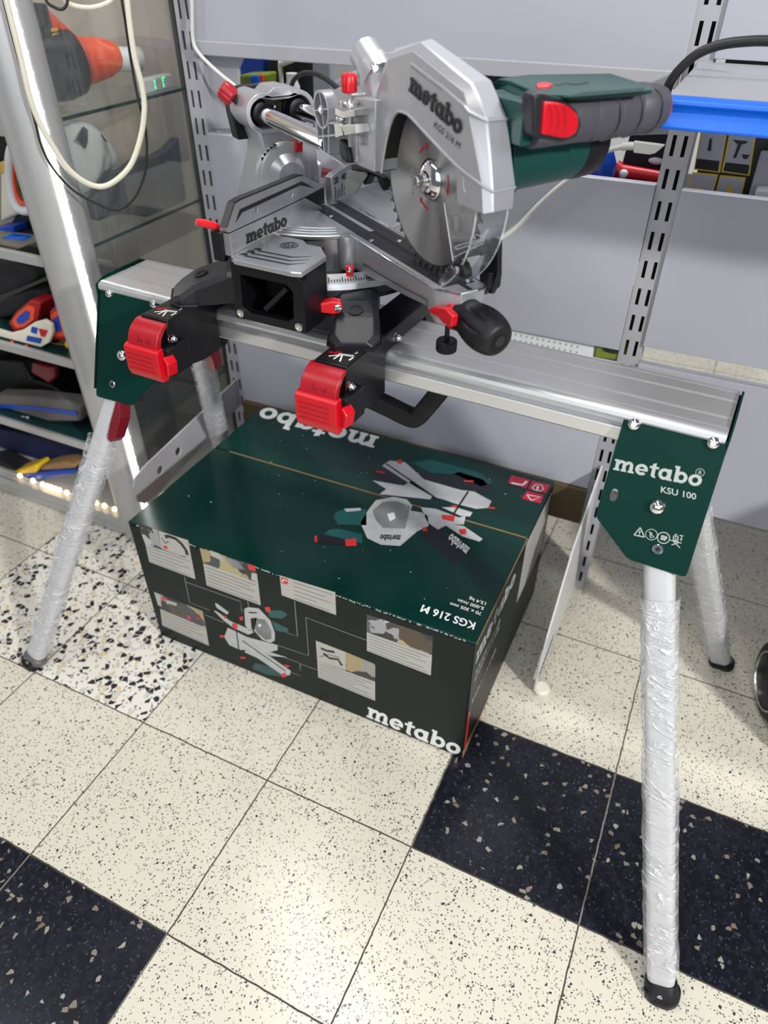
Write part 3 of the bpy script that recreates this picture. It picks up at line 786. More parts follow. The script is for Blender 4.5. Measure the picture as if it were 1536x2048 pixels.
# goods in the show case: behind the side glass
K = Z(0, 0, 3.657)
def on_x(x, *px): return WORLD.poly(K(*px), 0, x)
vc = thing('machine_nozzle', 'black and orange machine nozzle on the upper glass shelf of the show case', 'tool', (-0.52, 1.0, 0.985))
c = V((-0.50, 0.965, 1.052)); ax = V((0.25, 1.0, 0.02)).normalized()
b = MB(); b.lathe(c - ax * 0.06, ax, [(0, 0.045), (0.01, 0.062), (0.07, 0.064), (0.10, 0.058), (0.105, 0.03)], 28); b.build('drum', M['black'], vc)
b = MB(); b.lathe(c + ax * 0.046, ax, [(0, 0.045), (0.03, 0.042), (0.07, 0.036), (0.095, 0.026), (0.10, 0.012)], 26); b.build('nose', M['orange'], vc)
b = MB(); b.prism([(0.90, 1.10), (0.955, 1.10), (0.955, 1.155), (0.91, 1.16), (0.895, 1.14)], lambda a, e, d: V((d, a, e)), -0.53, -0.47); b.build('cap', M['ink'], vc, smooth=0, bevel=0.004)
b = MB(); b.prism([(0.958, 1.095), (1.03, 1.090), (0.958, 1.150)], lambda a, e, d: V((d, a, e)), -0.52, -0.48); b.build('orange_fin', M['orange'], vc, smooth=0, bevel=0.002)
b = MB()
for r in range(2):
    for k in range(3): b.box(WORLD, -0.472, -0.468, 0.947 + k * 0.006, 0.951 + k * 0.006, 1.103 + r * 0.008, 1.108 + r * 0.008)
b.build('marking', M['yellow'], vc, smooth=0)
b = MB(); b.cyl((-0.55, 1.10, 1.045), (-0.50, 1.215, 1.035), 0.024, 20)
tag(b.build('paper_roll', M['white']), 'white roll lying at the back of the upper glass shelf', 'roll')
md = thing('dummy_meter', 'made-up pale block whose green glow replaces a reflection, on the upper glass shelf', 'dummy_meter', (-0.43, 1.15, 0.985))  # made-up device; its lit digits stand in for a reflection
b = MB(); b.box(WORLD, -0.44, -0.415, 1.12, 1.215, 0.985, 1.012); b.build('housing', M['case_floor'], md, smooth=0, bevel=0.003)
b = MB()
for y0 in (1.15, 1.178):
    b.box(WORLD, -0.4151, -0.4145, y0, y0 + 0.004, 0.990, 0.998); b.box(WORLD, -0.4151, -0.4145, y0, y0 + 0.004, 1.000, 1.008)
    if y0 > 1.16: b.box(WORLD, -0.4151, -0.4145, y0, y0 + 0.010, 1.007, 1.0095)
b.build('digits', M['green_glow'], md, smooth=0)
# soft white cover with two dark patches
wc = thing('cloth_cover', 'soft off-white cover with dark triangular patches behind the side glass', 'cover', (-0.55, 0.95, 0.745))
prof = on_x(-0.45, (520, 910), (600, 870), (690, 880), (780, 960), (860, 1090), (905, 1210), (800, 1260), (760, 1380), (660, 1460), (560, 1450))
b = MB(); cy = sum(p[0] for p in prof) / len(prof); cz = sum(p[1] for p in prof) / len(prof)
rings = []
for d, s in ((-0.60, 0.2), (-0.59, 0.6), (-0.56, 0.9), (-0.50, 1.0), (-0.455, 0.95), (-0.44, 0.7), (-0.436, 0.25)):
    rings.append([V((d, cy + (p[0] - cy) * s, max(0.747, cz + (p[1] - cz) * s))) for p in prof])
b.loft(rings); b.build('cover', M['cloth_white'], wc, smooth=60, subsurf=1)
b = MB()
for q in ([(610, 925), (640, 950), (640, 1030), (625, 1085), (560, 1020)], [(740, 980), (785, 1040), (765, 1030)]):
    b.prism(on_x(-0.435, *q), WORLD.fmap(0), -0.4368, -0.4335)
b.build('patch', M['cloth_dark'], wc, smooth=0)
prof = on_x(-0.42, (660, 1470), (800, 1250), (880, 1240), (1000, 1150), (1110, 1140), (1200, 1090), (1290, 1000), (1350, 1480), (1220, 1540), (1060, 1590), (960, 1570), (860, 1560), (700, 1615))
prof = [(a, max(c, 0.7465)) for a, c in prof]
b = MB(); b.prism(prof, WORLD.fmap(0), -0.435, -0.412)
tag(b.build('felt_mat', M['cloth_dark'], smooth=40, bevel=0.004), 'dark charcoal felt mat with a wavy edge behind the side glass', 'mat')
# goods on the open front shelves
def front(name, label, cat, px, y, depth, m, group=None, bevel=0.006, zmin=None, sub=0):
    P = WORLD.poly(px, 1, y)
    if zmin is not None: P = [(a, max(c, zmin)) for a, c in P]
    b = MB(); b.prism(P, WORLD.fmap(1), y, y + depth)
    return tag(b.build(name, M[m], smooth=50, bevel=bevel, subsurf=sub), label, cat, group)
P0 = WORLD.at(48, 355, 1, 0.85)
ring = [WORLD.p(*WORLD.at(u, v, 1, 0.85)) for u, v in [(22, 300), (18, 345), (24, 390), (38, 418), (60, 420), (80, 400), (82, 340), (60, 290), (36, 280)]]
hb = thing('helmet_visor', 'white oval visor frame with an orange inner rim on the show case shelf', 'visor', (P0[0], 0.85, 0.745))
b = MB(); b.tube(smooth_path(ring, 5, True), 0.0095, 12, closed=True); b.build('frame', M['white'], hb)
b = MB(); cen = sum(ring, V((0, 0, 0))) / len(ring)
b.tube(smooth_path([cen + (p - cen) * 0.80 + V((0, 0.004, 0)) for p in ring], 5, True), 0.005, 10, closed=True); b.build('inner_rim', M['orange'], hb)
b = MB(); b.add([cen + (p - cen) * 0.78 + V((0, 0.012, 0)) for p in ring], [list(range(len(ring)))]); b.build('dark_lining', M['ink'], hb, solid=0.004)
front('stand', 'dark stand under the white visor frame', 'stand', [(34, 425), (68, 428), (72, 500), (30, 490)], 0.87, 0.05, 'slate', zmin=0.7455)
front('paper_bundle', 'cream paper bundle left of the white visor frame', 'paper', [(0, 340), (18, 345), (30, 410), (34, 430), (0, 445)], 0.86, 0.08, 'cream')
front('yellow_tool', 'small yellow tool head at the left edge above the cream paper', 'tool', [(0, 322), (7, 328), (5, 345), (0, 350)], 0.84, 0.03, 'yellow')
front('tool_rack', 'dark rack of small tools at the left edge, top', 'rack', [(-30, 262), (16, 270), (22, 320), (-30, 330)], 0.90, 0.1, 'black', zmin=0.7455)
front('spring_clamp', 'blue plastic spring clamp at the left edge of the middle shelf', 'clamp', [(-10, 455), (26, 452), (30, 475), (10, 490), (-10, 485)], 0.83, 0.04, 'blue2', zmin=0.7455)
front('spring_clamp', 'pale blue clamp jaws in front of the dark bundle on the middle shelf', 'clamp', [(8, 485), (40, 478), (48, 494), (28, 502), (10, 496)], 0.80, 0.03, 'blue', zmin=0.7455)
front('tool_bundle', 'dark bundle of tools behind the pale blue clamp', 'tool', [(30, 470), (85, 470), (86, 520), (30, 505)], 0.84, 0.06, 'slate', zmin=0.7455)
front('folded_bag', 'black folded fabric bag on top of the pile on the third shelf', 'bag', [(-14, 515), (40, 528), (66, 540), (74, 556), (60, 570), (-14, 596)], 0.845, 0.13, 'cloth_black', sub=1)
front('folded_bag', 'black fabric bag at the bottom of the pile on the third shelf', 'bag', [(-14, 606), (30, 590), (60, 578), (92, 582), (98, 600), (80, 612), (20, 660), (-14, 670)], 0.845, 0.13, 'cloth_black', zmin=0.509, sub=1)
def pack(label, px, rim, core):
    t = thing('blister_pack', label, 'pack', WORLD.p(*WORLD.at(*px[0], 1, 0.80)), 0, 'red packs in the show case')
    P = WORLD.poly(px, 1, 0.79); c = (sum(p[0] for p in P) / len(P), sum(p[1] for p in P) / len(P))
    for nm, s, d, m in (('pack_body', 1, 0, 'red2'), ('orange_ring', .72, -.002, 'orange'), ('blue_patch', .42, -.004, 'blue2')):
        b = MB(); b.prism([(c[0] + (p[0] - c[0]) * s, max(0.509, c[1] + (p[1] - c[1]) * s)) for p in P], WORLD.fmap(1), 0.79 + d, 0.79 + d + (0.05 if nm == 'pack_body' else 0.004))
        b.build(nm, M[m], t, smooth=50, bevel=0.004 if nm == 'pack_body' else 0)
pack('left red and orange pack on the third shelf behind the white paddle', [(16, 645), (30, 625), (60, 600), (80, 606), (76, 640), (50, 660), (28, 664)], 0, 0)
pack('right red and orange pack on the third shelf touching the column', [(98, 622), (118, 605), (130, 640), (138, 680), (108, 682), (100, 660)], 0, 0)
pd = thing('paint_paddle', 'white rounded paddle with a printed blue and red label on the third shelf', 'paddle', WORLD.p(*WORLD.at(70, 690, 1, 0.772)))
q = [(-20, 655), (20, 667), (45, 660), (68, 645), (88, 640), (103, 650), (105, 665), (98, 685), (84, 702), (50, 690), (20, 683), (-20, 672)]
P = [(a, max(0.5085, c)) for a, c in WORLD.poly(q, 1, 0.772)]
b = MB(); b.prism(P, WORLD.fmap(1), 0.772, 0.782); b.build('paddle', M['cream'], pd, smooth=40, bevel=0.002)
b = MB()
for q in ([(55, 671), (84, 677), (81, 687), (53, 681)], [(64, 653), (76, 656), (73, 668), (62, 664)]): b.prism(WORLD.poly(q, 1, 0.7715), WORLD.fmap(1), 0.7705, 0.772)
b.build('blue_label', M['blue2'], pd, smooth=0)
b = MB(); b.prism(WORLD.poly([(78, 657), (96, 661), (90, 674), (82, 672)], 1, 0.7715), WORLD.fmap(1), 0.7705, 0.772); b.build('red_label', M['red'], pd, smooth=0)
ringp = [WORLD.p(*WORLD.at(u, v, 1, 0.766)) for u, v in [(24, 684), (24, 694), (32, 701), (44, 700), (53, 692)]]
b = MB(); b.tube(smooth_path(ringp, 5), 0.004, 10); tag(b.build('ring', M['orange']), 'small orange plastic ring hanging over the third shelf edge', 'ring')
front('tape_reel', 'yellow reel on the third shelf next to the column', 'reel', [(126, 684), (136, 680), (142, 700), (130, 702)], 0.79, 0.03, 'yellow', zmin=0.509)
front('wire_coil', 'dull ochre coil lying on the third shelf', 'coil', [(88, 700), (110, 688), (130, 690), (138, 712), (100, 712)], 0.80, 0.05, 'board', zmin=0.509)
front('power_tool', 'dark power tool on the fourth shelf', 'tool', [(-14, 720), (40, 722), (60, 760), (100, 770), (140, 800), (150, 840), (-14, 800)], 0.845, 0.14, 'black', zmin=0.273)
front('trigger', 'dark red trigger part on the power tool of the fourth shelf', 'tool part', [(62, 725), (105, 735), (110, 755), (98, 768), (85, 760), (60, 745)], 0.815, 0.02, 'maroon')
tb = thing('tool_bag', 'grey-brown tool bag with a blue stripe and white letters on the fourth shelf', 'bag', WORLD.p(*WORLD.at(60, 840, 1, 0.78)))
P = WORLD.poly([(-14, 792), (60, 795), (140, 805), (158, 815), (158, 845), (100, 855), (40, 845), (-14, 832)], 1, 0.785); P = [(a, max(0.2745, c)) for a, c in P]
b = MB(); b.prism(P, WORLD.fmap(1), 0.786, 0.836); b.build('bag', M['cloth_grey'], tb, smooth=50, bevel=0.008)
b = MB(); b.prism(WORLD.poly([(-14, 808), (60, 812), (154, 823), (154, 830), (60, 819), (-14, 815)], 1, 0.784), WORLD.fmap(1), 0.7825, 0.785); b.build('stripe', M['blue2'], tb, smooth=0)
b = MB()
for k in range(7):
    u = -2 + k * 9
    b.prism(WORLD.poly([(u, 827 + k), (u + 6, 828 + k), (u + 6, 841 + k), (u, 840 + k)], 1, 0.784), WORLD.fmap(1), 0.7825, 0.785)
b.build('letters', M['white_ink'], tb, smooth=0)
front('bag', 'navy fabric bag filling the bottom shelf of the show case', 'bag', [(-14, 856), (100, 880), (180, 905), (185, 935), (150, 940), (60, 945), (-14, 960)], 0.845, 0.15, 'cloth_blue', zmin=0.062)
front('bag', 'black bag lying low at the left on the bottom shelf', 'bag', [(-16, 918), (0, 925), (40, 945), (25, 965), (-16, 965)], 0.775, 0.06, 'cloth_black', zmin=0.062)
P = [(a, max(0.2735, c)) for a, c in WORLD.poly([(250, 812), (275, 782), (330, 768), (395, 772), (408, 800), (405, 850), (340, 880), (285, 915)], 0, -0.415)]
b = MB(); cy = sum(p[0] for p in P) / len(P); rings = []
for d, k in ((-0.56, .7), (-0.54, .95), (-0.44, 1.0), (-0.42, .96), (-0.412, .8)): rings.append([V((d, cy + (a - cy) * k, 0.2735 + (c - 0.2735) * k)) for a, c in P])
b.loft(rings); tag(b.build('folded_bag', M['cloth_dark'], smooth=60), 'dark folded bag low behind the side glass, beside the wrapped rear leg', 'bag')
front('pouch', 'orange-yellow pouch on the bottom shelf of the show case', 'pouch', [(30, 955), (45, 938), (70, 930), (76, 938), (70, 948), (45, 958)], 0.772, 0.05, 'yellow', zmin=0.062)
front('pouch', 'tan patterned pouch beside the orange one on the bottom shelf', 'pouch', [(78, 935), (100, 928), (130, 925), (150, 930), (148, 938), (110, 941), (84, 942)], 0.775, 0.05, 'board', zmin=0.062)
front('pouch', 'blue pouch under the tan one on the bottom shelf', 'pouch', [(42, 962), (70, 948), (110, 943), (148, 942), (146, 950), (100, 958), (75, 964)], 0.768, 0.02, 'blue2', zmin=0.062)

# ------------------------------------------------------------------ loose cables in front of the column and the shelving
pn = V((0.76, -0.65, 0)).normalized(); pl = Fr(V((-0.350, 0.722, 0)), V((-pn.y, pn.x, 0)), ZZ, pn)
def cable(label, px, r, m, fr=None, axis=2, val=0.0, n=6):
    f = fr or pl
    pts = [f.p(*f.at(u, v, axis, val)) for u, v in px]
    b = MB(); b.tube(smooth_path(pts, n), r, 10)
    return tag(b.build('cable', M[m]), label, 'cable')
cable('thick cream cable hanging in a wide loop in front of the column', K((-60, -500), (0, -200), (70, 100), (150, 420), (215, 700), (290, 900), (400, 1090), (500, 1235), (620, 1330), (740, 1365), (850, 1318), (960, 1200), (1030, 1000), (1056, 800), (1040, 640), (1010, 520), (985, 420), (960, 260), (940, 100), (920, -120), (900, -400)), 0.0050, 'cable_cream')
cable('thin black cable hanging below the cream loop on the show case', K((-20, -200), (60, 140), (180, 600), (260, 900), (300, 1060), (380, 1220), (520, 1380), (700, 1490), (860, 1535), (980, 1450), (1050, 1300), (1072, 1150), (1065, 950), (1010, 720), (960, 450), (920, 180), (890, -20), (870, -300)), 0.0024, 'cable_black', val=-0.0095)
cable('cream cable bend at the very top, left of the black wires', K((440, -120), (480, 5), (560, 45), (660, 55), (750, 35), (820, -10), (840, -120)), 0.0036, 'cable_cream', val=-0.012)
cable('short black wire bend at the very top of the column', K((300, -120), (340, 10), (400, 55), (450, 68), (485, 40), (495, -20), (490, -120)), 0.0024, 'cable_black', val=0.004)
cable('white cable running down the left slotted post to the slide tubes', [(383, -60), (384, 30), (386, 80), (396, 104), (420, 130), (445, 152), (470, 172), (500, 200), (530, 235), (560, 270), (600, 300), (640, 330)], 0.0036, 'cable_grey', WORLD, 1, 1.035)
cc_ = thing('mains_lead', 'pale grey mains lead with a moulded plug end, below the grey grip', 'cable', WORLD.p(*WORLD.at(1100, 400, 1, 1.03)))
pts = [WORLD.p(*WORLD.at(u, v, 1, 1.03)) for u, v in [(960, 500), (985, 487), (1010, 472), (1040, 448), (1075, 412), (1110, 380), (1150, 348), (1185, 318), (1215, 301), (1245, 293)]]
b = MB(); b.tube(smooth_path(pts, 6), 0.0042, 12); b.build('lead', M['cable_grey'], cc_)
b = MB(); b.tube([WORLD.p(*WORLD.at(u, v, 1, 1.03)) for u, v in [(1243, 293), (1256, 292), (1270, 292)]], 0.0062, 14)
b.prism(WORLD.poly([(1268, 282), (1310, 287), (1330, 290), (1312, 305), (1300, 308), (1268, 304)], 1, 1.03), WORLD.fmap(1), 1.024, 1.036)
b.build('plug', M['cable_grey'], cc_, smooth=40, bevel=0.001)

# ------------------------------------------------------------------ the folding saw stand
from mathutils import noise as mnoise
RZ_ST = math.radians(-2.6)
stand = thing('saw_stand', 'aluminium rail stand with green leg plates and four film-wrapped legs, carrying the saw', 'saw stand', ST.o, RZ_ST)
# rail, extruded along its own profile (y, z)
half = [(-0.0545, 0.7945), (-0.060, 0.7935), (-0.0645, 0.790), (-0.0660, 0.785), (-0.0640, 0.780), (-0.0600, 0.7785), (-0.0480, 0.778), (-0.0480, 0.7675), (-0.0610, 0.7670), (-0.0620, 0.7655), (-0.0620, 0.749), (-0.0600, 0.7465)]
top = [(-0.050, 0.7945), (-0.0498, 0.7935), (-0.0485, 0.7935), (-0.0483, 0.7945), (-0.026, 0.7945), (-0.0258, 0.7932), (-0.0240, 0.7932), (-0.0238, 0.7945), (-0.0222, 0.7945), (-0.0220, 0.7938), (-0.0212, 0.7938), (-0.0210, 0.7945)]
prof = list(reversed(half)) + top + [(-y, z) for y, z in reversed(top)] + [(-y, z) for y, z in half]
b = MB(); b.prism(prof, lambda a, c, d: ST.p(d, a, c), -0.511, 0.5125)
b.build('rail', M['rail'], stand, smooth=32)

PF = Fr(ST.p(0, -0.062, 0.785), U_, V_ * 0.3704 + ZZ * 0.9289, V_ * -0.9289 + ZZ * 0.3704)
PB = Fr(ST.p(0, 0.062, 0.785), U_, V_ * -0.3704 + ZZ * 0.9289, V_ * 0.9289 + ZZ * 0.3704)
def rounded(P, r, n=4):
    out = []; k = len(P)
    for i in range(k):
        a, p, c = V(P[i - 1]), V(P[i]), V(P[(i + 1) % k])
        d0, d1 = (a - p), (c - p)
        rr = min(r, d0.length * .45, d1.length * .45)
        q0, q1 = p + d0.normalized() * rr, p + d1.normalized() * rr
        for j in range(n + 1):
            t = j / n
            out.append(tuple((q0 * (1 - t) ** 2 + p * 2 * t * (1 - t) + q1 * t * t)))
    return out
plateR = [(0.391, 0.001), (0.517, 0.001), (0.521, -0.181), (0.446, -0.181), (0.391, -0.137)]
plateL = [(-0.508, 0.001), (-0.366, 0.001), (-0.357, -0.110), (-0.421, -0.188), (-0.508, -0.192)]
def bolt(parent, fr, x, y, r, dome=True, name='screw', hollow=False):
    b = MB(); o = fr.p(x, y, 0.0015); n = fr.ax[2]
    if dome: pr = [(0, r), (r * .25, r * .97), (r * .55, r * .78), (r * .75, r * .45), (r * .82, 0.0004)]
    else: pr = [(0, r), (0.002, r), (0.0026, r * .9)]
    b.lathe(o, n, pr, 24)
    p = b.build(name, M['chrome'], parent)
    if hollow:
        c = MB(); c.lathe(fr.p(x, y, 0.0015 + (r * .6 if dome else 0.0027)), n, [(0, r * .5), (0.0008 if not dome else r * .24, r * .42)], 6); c.build('socket', M['ink'] if not dome else M['zinc'], p, smooth=0)
    return p
def plate(fr, P, holes=(), name='leg_plate'):
    b = MB(); b.prism(rounded(P, 0.007), fr.fmap(2), -0.0015, 0.0015, holes=holes)
    return b.build(name, M['green'], stand, smooth=32, bevel=0.0005)
sx, sy = PF.at(1228, 990, 2, 0)[:2]
slot = [(x * 0.52 + sx, y * 1.0 + sy) for x, y in rrect(0.019, 0.018, 0.0085, 4)]
pR = plate(PF, plateR, [slot])
pL = plate(PF, plateL)
pRb = plate(PB, plateR); pLb = plate(PB, plateL)
tag(pR, 'green plate with white lettering and safety symbols'); tag(pL, 'plain green plate')
# end flanges folded over the rail ends
for s0, s1, P in ((0.5150, 0.5175, 1), (-0.5165, -0.5140, -1)):
    b = MB()
    b.prism([(-0.066, 0.790), (-0.045, 0.7995), (0.045, 0.7995), (0.066, 0.790), (0.068, 0.770), (0.128, 0.618), (0.105, 0.612), (0.045, 0.735), (-0.045, 0.735), (-0.105, 0.612), (-0.128, 0.618), (-0.068, 0.770)],
            lambda a, c, d: ST.p(d, a, c), s0, s1)
    b.build('end_flange', M['green'], stand, smooth=0, bevel=0.0006)
for u, v in ((1269, 848), (1427, 885)):
    x, y, _ = PF.at(u, v, 2, 0); bolt(pR, PF, x, y, 0.0085, True, hollow=True)
x, y, _ = PF.at(1315, 1013, 2, 0); bolt(pR, PF, x, y, 0.0105, True, 'pivot_bolt')
x, y, _ = PF.at(1316, 1097, 2, 0); bolt(pR, PF, x, y, 0.0068, False, 'hollow_rivet', True)
for u, v, r in ((220, 587, .0075), (309, 608, .0075)):
    x, y, _ = PF.at(u, v, 2, 0); bolt(pL, PF, x, y, r, True, hollow=True)
x, y, _ = PF.at(246, 711, 2, 0); bolt(pL, PF, x, y, 0.010, True, 'pivot_bolt')
x, y, _ = PF.at(227, 768, 2, 0); bolt(pL, PF, x, y, 0.0066, False, 'hollow_rivet', True)
# printing on the right plate
K = Z(1000, 640, 2.694)
pr = MB()
f = affine(PF, 2, 0.0016, *K((609, 806), (1080, 900), (621, 748)), w=6.82, h=1.0)
pr.logo(f, 0, 0.0002); pr.build('brand_lettering', M['grey_ink'], pR, smooth=0); pr = MB()
f = affine(PF, 2, 0.0016, *K((866, 928), (1056, 968), (868, 894)))
pr.text('KSU 100', f, 1.38, 0, 0.0002, bold=0.015, fit=1.0); pr.build('model_lettering', M['grey_ink'], pR, smooth=0); pr = MB()
def ringp(c, r0, r1, n=24):
    pr.prism([(c[0] + r1 * x, c[1] + r1 * y) for x, y in circle(1, n)], PF.fmap(2), 0.0016, 0.0018, holes=[[(c[0] + r0 * x, c[1] + r0 * y) for x, y in circle(1, n)]])
def pt(u, v): return tuple(PF.at(u, v, 2, 0.0016)[:2])
c = pt(*K((1078, 822))[0]); ringp(c, 0.0046, 0.0052)
pr.text('R', lambda a, e, d: PF.p(c[0] + a, c[1] + e, 0.0018), 0.0075, 0, 0, x=-0.0022, y=-0.0027)
def stroke(p, q, w=0.0006):
    p, q = V(p), V(q); d = (q - p).normalized(); n = V((-d.y, d.x)) * w
    pr.prism([tuple(p + n), tuple(p - n), tuple(q - n), tuple(q + n)], PF.fmap(2), 0.0016, 0.0018)
pr.build('registered_mark', M['grey_ink'], pR, smooth=0); pr = MB()
t0, t1, t2 = [pt(*q) for q in K((722, 1158), (778, 1170), (756, 1118))]
for a, c_ in ((t0, t1), (t1, t2), (t2, t0)): stroke(a, c_, 0.0007)
m0, m1 = [pt(*q) for q in K((754, 1134), (751, 1152))]; stroke(m0, m1, 0.0008); m0, m1 = [pt(*q) for q in K((750, 1157), (750, 1161))]; stroke(m0, m1, 0.0008); pr.build('warning_symbol', M['grey_ink'], pR, smooth=0); pr = MB()
c = pt(*K((816, 1156))[0]); ringp(c, 0.0068, 0.0076)
for q in (((803, 1140), (830, 1172)), ((812, 1142), (808, 1165)), ((820, 1148), (812, 1160)), ((808, 1165), (818, 1176))): stroke(*[pt(*z) for z in K(*q)], 0.0006)
pr.build('no_standing_symbol', M['grey_ink'], pR, smooth=0); pr = MB()
c = pt(*K((881, 1174))[0]); ringp(c, 0.0068, 0.0080)
for q in (((868, 1165), (892, 1172)), ((880, 1160), (878, 1185)), ((890, 1176), (884, 1188)), ((866, 1176), (876, 1182)), ((892, 1164), (896, 1180))): stroke(*[pt(*z) for z in K(*q)], 0.0014)
pr.build('manual_symbol', M['grey_ink'], pR, smooth=0); pr = MB()
for q in (((936, 1162), (960, 1168)), ((936, 1162), (934, 1186)), ((960, 1168), (958, 1190)), ((934, 1186), (958, 1190)), ((942, 1154), (956, 1158)), ((944, 1172), (950, 1184)), ((918, 1186), (978, 1202)), ((924, 1212), (962, 1200)), ((934, 1192), (970, 1228)), ((968, 1160), (988, 1164)), ((978, 1168), (975, 1190)), ((971, 1180), (982, 1182))): stroke(*[pt(*z) for z in K(*q)], 0.0006)
pr.build('load_symbol', M['grey_ink'], pR, smooth=0)

# legs with their cling film and rubber feet
def leg(fr, x0, y0, x1, wrap0, wrap1, seed, loose=1.0):
    y1 = -0.845
    P0, P1 = fr.p(x0, y0, -0.017), fr.p(x1, y1, -0.017)
    d = (P1 - P0).normalized(); n = fr.ax[2]; w = d.cross(n).normalized()
    if w.dot(U_) < 0: w = -w
    L = (P1 - P0).length
    lf = Fr(P0, w, n, d)
    sec = rrect(0.040, 0.030, 0.011, 4)
    b = MB(); b.loft([[lf.p(a, c, s) for a, c in sec] for s in (-0.02, L - 0.006)])
    lg = b.build('leg', M['leg'], stand, smooth=40)
    # film: crumpled sleeve
    b = MB(); rings = []; n_r = int((wrap1 - wrap0) * L / 0.0045)
    base = rrect(0.0445, 0.0345, 0.013, 9)
    for i in range(n_r + 1):
        s = L * (wrap0 + (wrap1 - wrap0) * i / n_r); r = []
        for j, (a, c) in enumerate(base):
            ang = math.atan2(c, a)
            q = V((math.cos(ang) * 1.3 + seed, math.sin(ang) * 1.3, s * 26))
            q2 = V((math.cos(ang) * 2.4 + seed * 2, math.sin(ang) * 2.4 + ang * 0.4, s * 95 + math.sin(ang * 2 + seed) * 0.9))
            o = (1 + (loose - 1) * max(0, 1 - 1.4 * i / n_r)) * 0.0012 + (1 + (loose - 1) * max(0, 1 - 1.4 * i / n_r)) * 0.0034 * abs(mnoise.noise(q)) + 0.0015 * abs(mnoise.noise(q2))
            m_ = math.hypot(a, c); r.append(lf.p(a * (1 + o / m_), c * (1 + o / m_), s))
        rings.append(r)
    b.loft(rings, 0, False, False)
    b.build('cling_film', M['film'], lg, smooth=70)
    # rubber foot
    b = MB(); rings = []
    def ring(s, k, ww, hh, zz=None):
        out = []
        for a, c in rrect(ww, hh, min(ww, hh) * 0.42, 5):
            p = lf.p(a, c, s)
            if zz is not None: p.z = zz + (p.z - (P0 + d * s).z) * k
            out.append(p)
        return out
    rings = [ring(L - 0.036, 1, 0.042, 0.032), ring(L - 0.034, 1, 0.0455, 0.0355), ring(L - 0.020, 1, 0.049, 0.040), ring(L - 0.010, .3, 0.053, 0.046, 0.013), ring(L - 0.006, .1, 0.053, 0.047, 0.005), ring(L - 0.004, 0, 0.049, 0.043, 0.0)]
    b.loft(rings); ft = b.build('rubber_foot', M['rubber'], lg, smooth=50)
    b = MB(); b.lathe(lf.p(0, 0.0198, L - 0.019), n, [(0, 0.0042), (0.0012, 0.0042), (0.002, 0.003)], 14); b.build('foot_screw', M['chrome'], ft)
    return lg, lf, L
lFR, lfFR, _ = leg(PF, 0.462, -0.101, 0.684, 0.165, 0.935, 1.3)
lFL, lfFL, _ = leg(PF, -0.450, -0.101, -0.680, 0.235, 0.975, 4.1, 2.0)
lBR, lfBR, _ = leg(PB, 0.462, -0.101, 0.672, 0.06, 0.94, 7.7, 1.4)
lBL, lfBL, _ = leg(PB, -0.450, -0.101, -0.680, 0.06, 0.95, 9.2)
# red lock levers on the inner side of the left legs
def lever(lf, s0, s1, m, side=1):
    b = MB()
    pts = [(0.016, s0), (0.026, s0 + 0.004), (0.036, s0 + 0.03), (0.038, s1 - 0.012), (0.032, s1), (0.022, s1 - 0.002), (0.018, s1 - 0.03)]
    b.prism(pts, lambda a, c, dd: lf.p(a * side, dd, c), -0.008, 0.018)
    k = s0 + 0.012
    while k < s1 - 0.008:
        b.prism([(0.020, k), (0.0355, k + 0.001), (0.0355, k + 0.003), (0.020, k + 0.002)], lambda a, c, dd: lf.p(a * side, dd, c), 0.0175, 0.0195); k += 0.0075
    return b.build('lock_lever', M[m], stand, smooth=0, bevel=0.0012)
tag(lever(lfFL, 0.082, 0.165, 'maroon'), 'dark red ribbed lever'); tag(lever(lfBL, 0.070, 0.150, 'red2'), 'dark red ribbed lever')
# carrying handle under the rail
b = MB()
path = [ST.p(x, 0.0, z) for x, z in ((-0.046, 0.752), (-0.046, 0.700), (-0.040, 0.680), (-0.018, 0.671), (0.020, 0.663), (0.058, 0.655), (0.074, 0.660), (0.094, 0.690), (0.116, 0.728), (0.122, 0.752))]
rings = []
sm = smooth_path(path, 4)
for i, p in enumerate(sm):
    t = (sm[min(i + 1, len(sm) - 1)] - sm[max(i - 1, 0)]).normalized(); nn = V_.cross(t).normalized()
    rings.append([p + nn * a + V_ * c for a, c in rrect(0.029, 0.026, 0.006, 3)])
b.loft(rings); b.build('carry_handle', M['black'], stand, smooth=50)

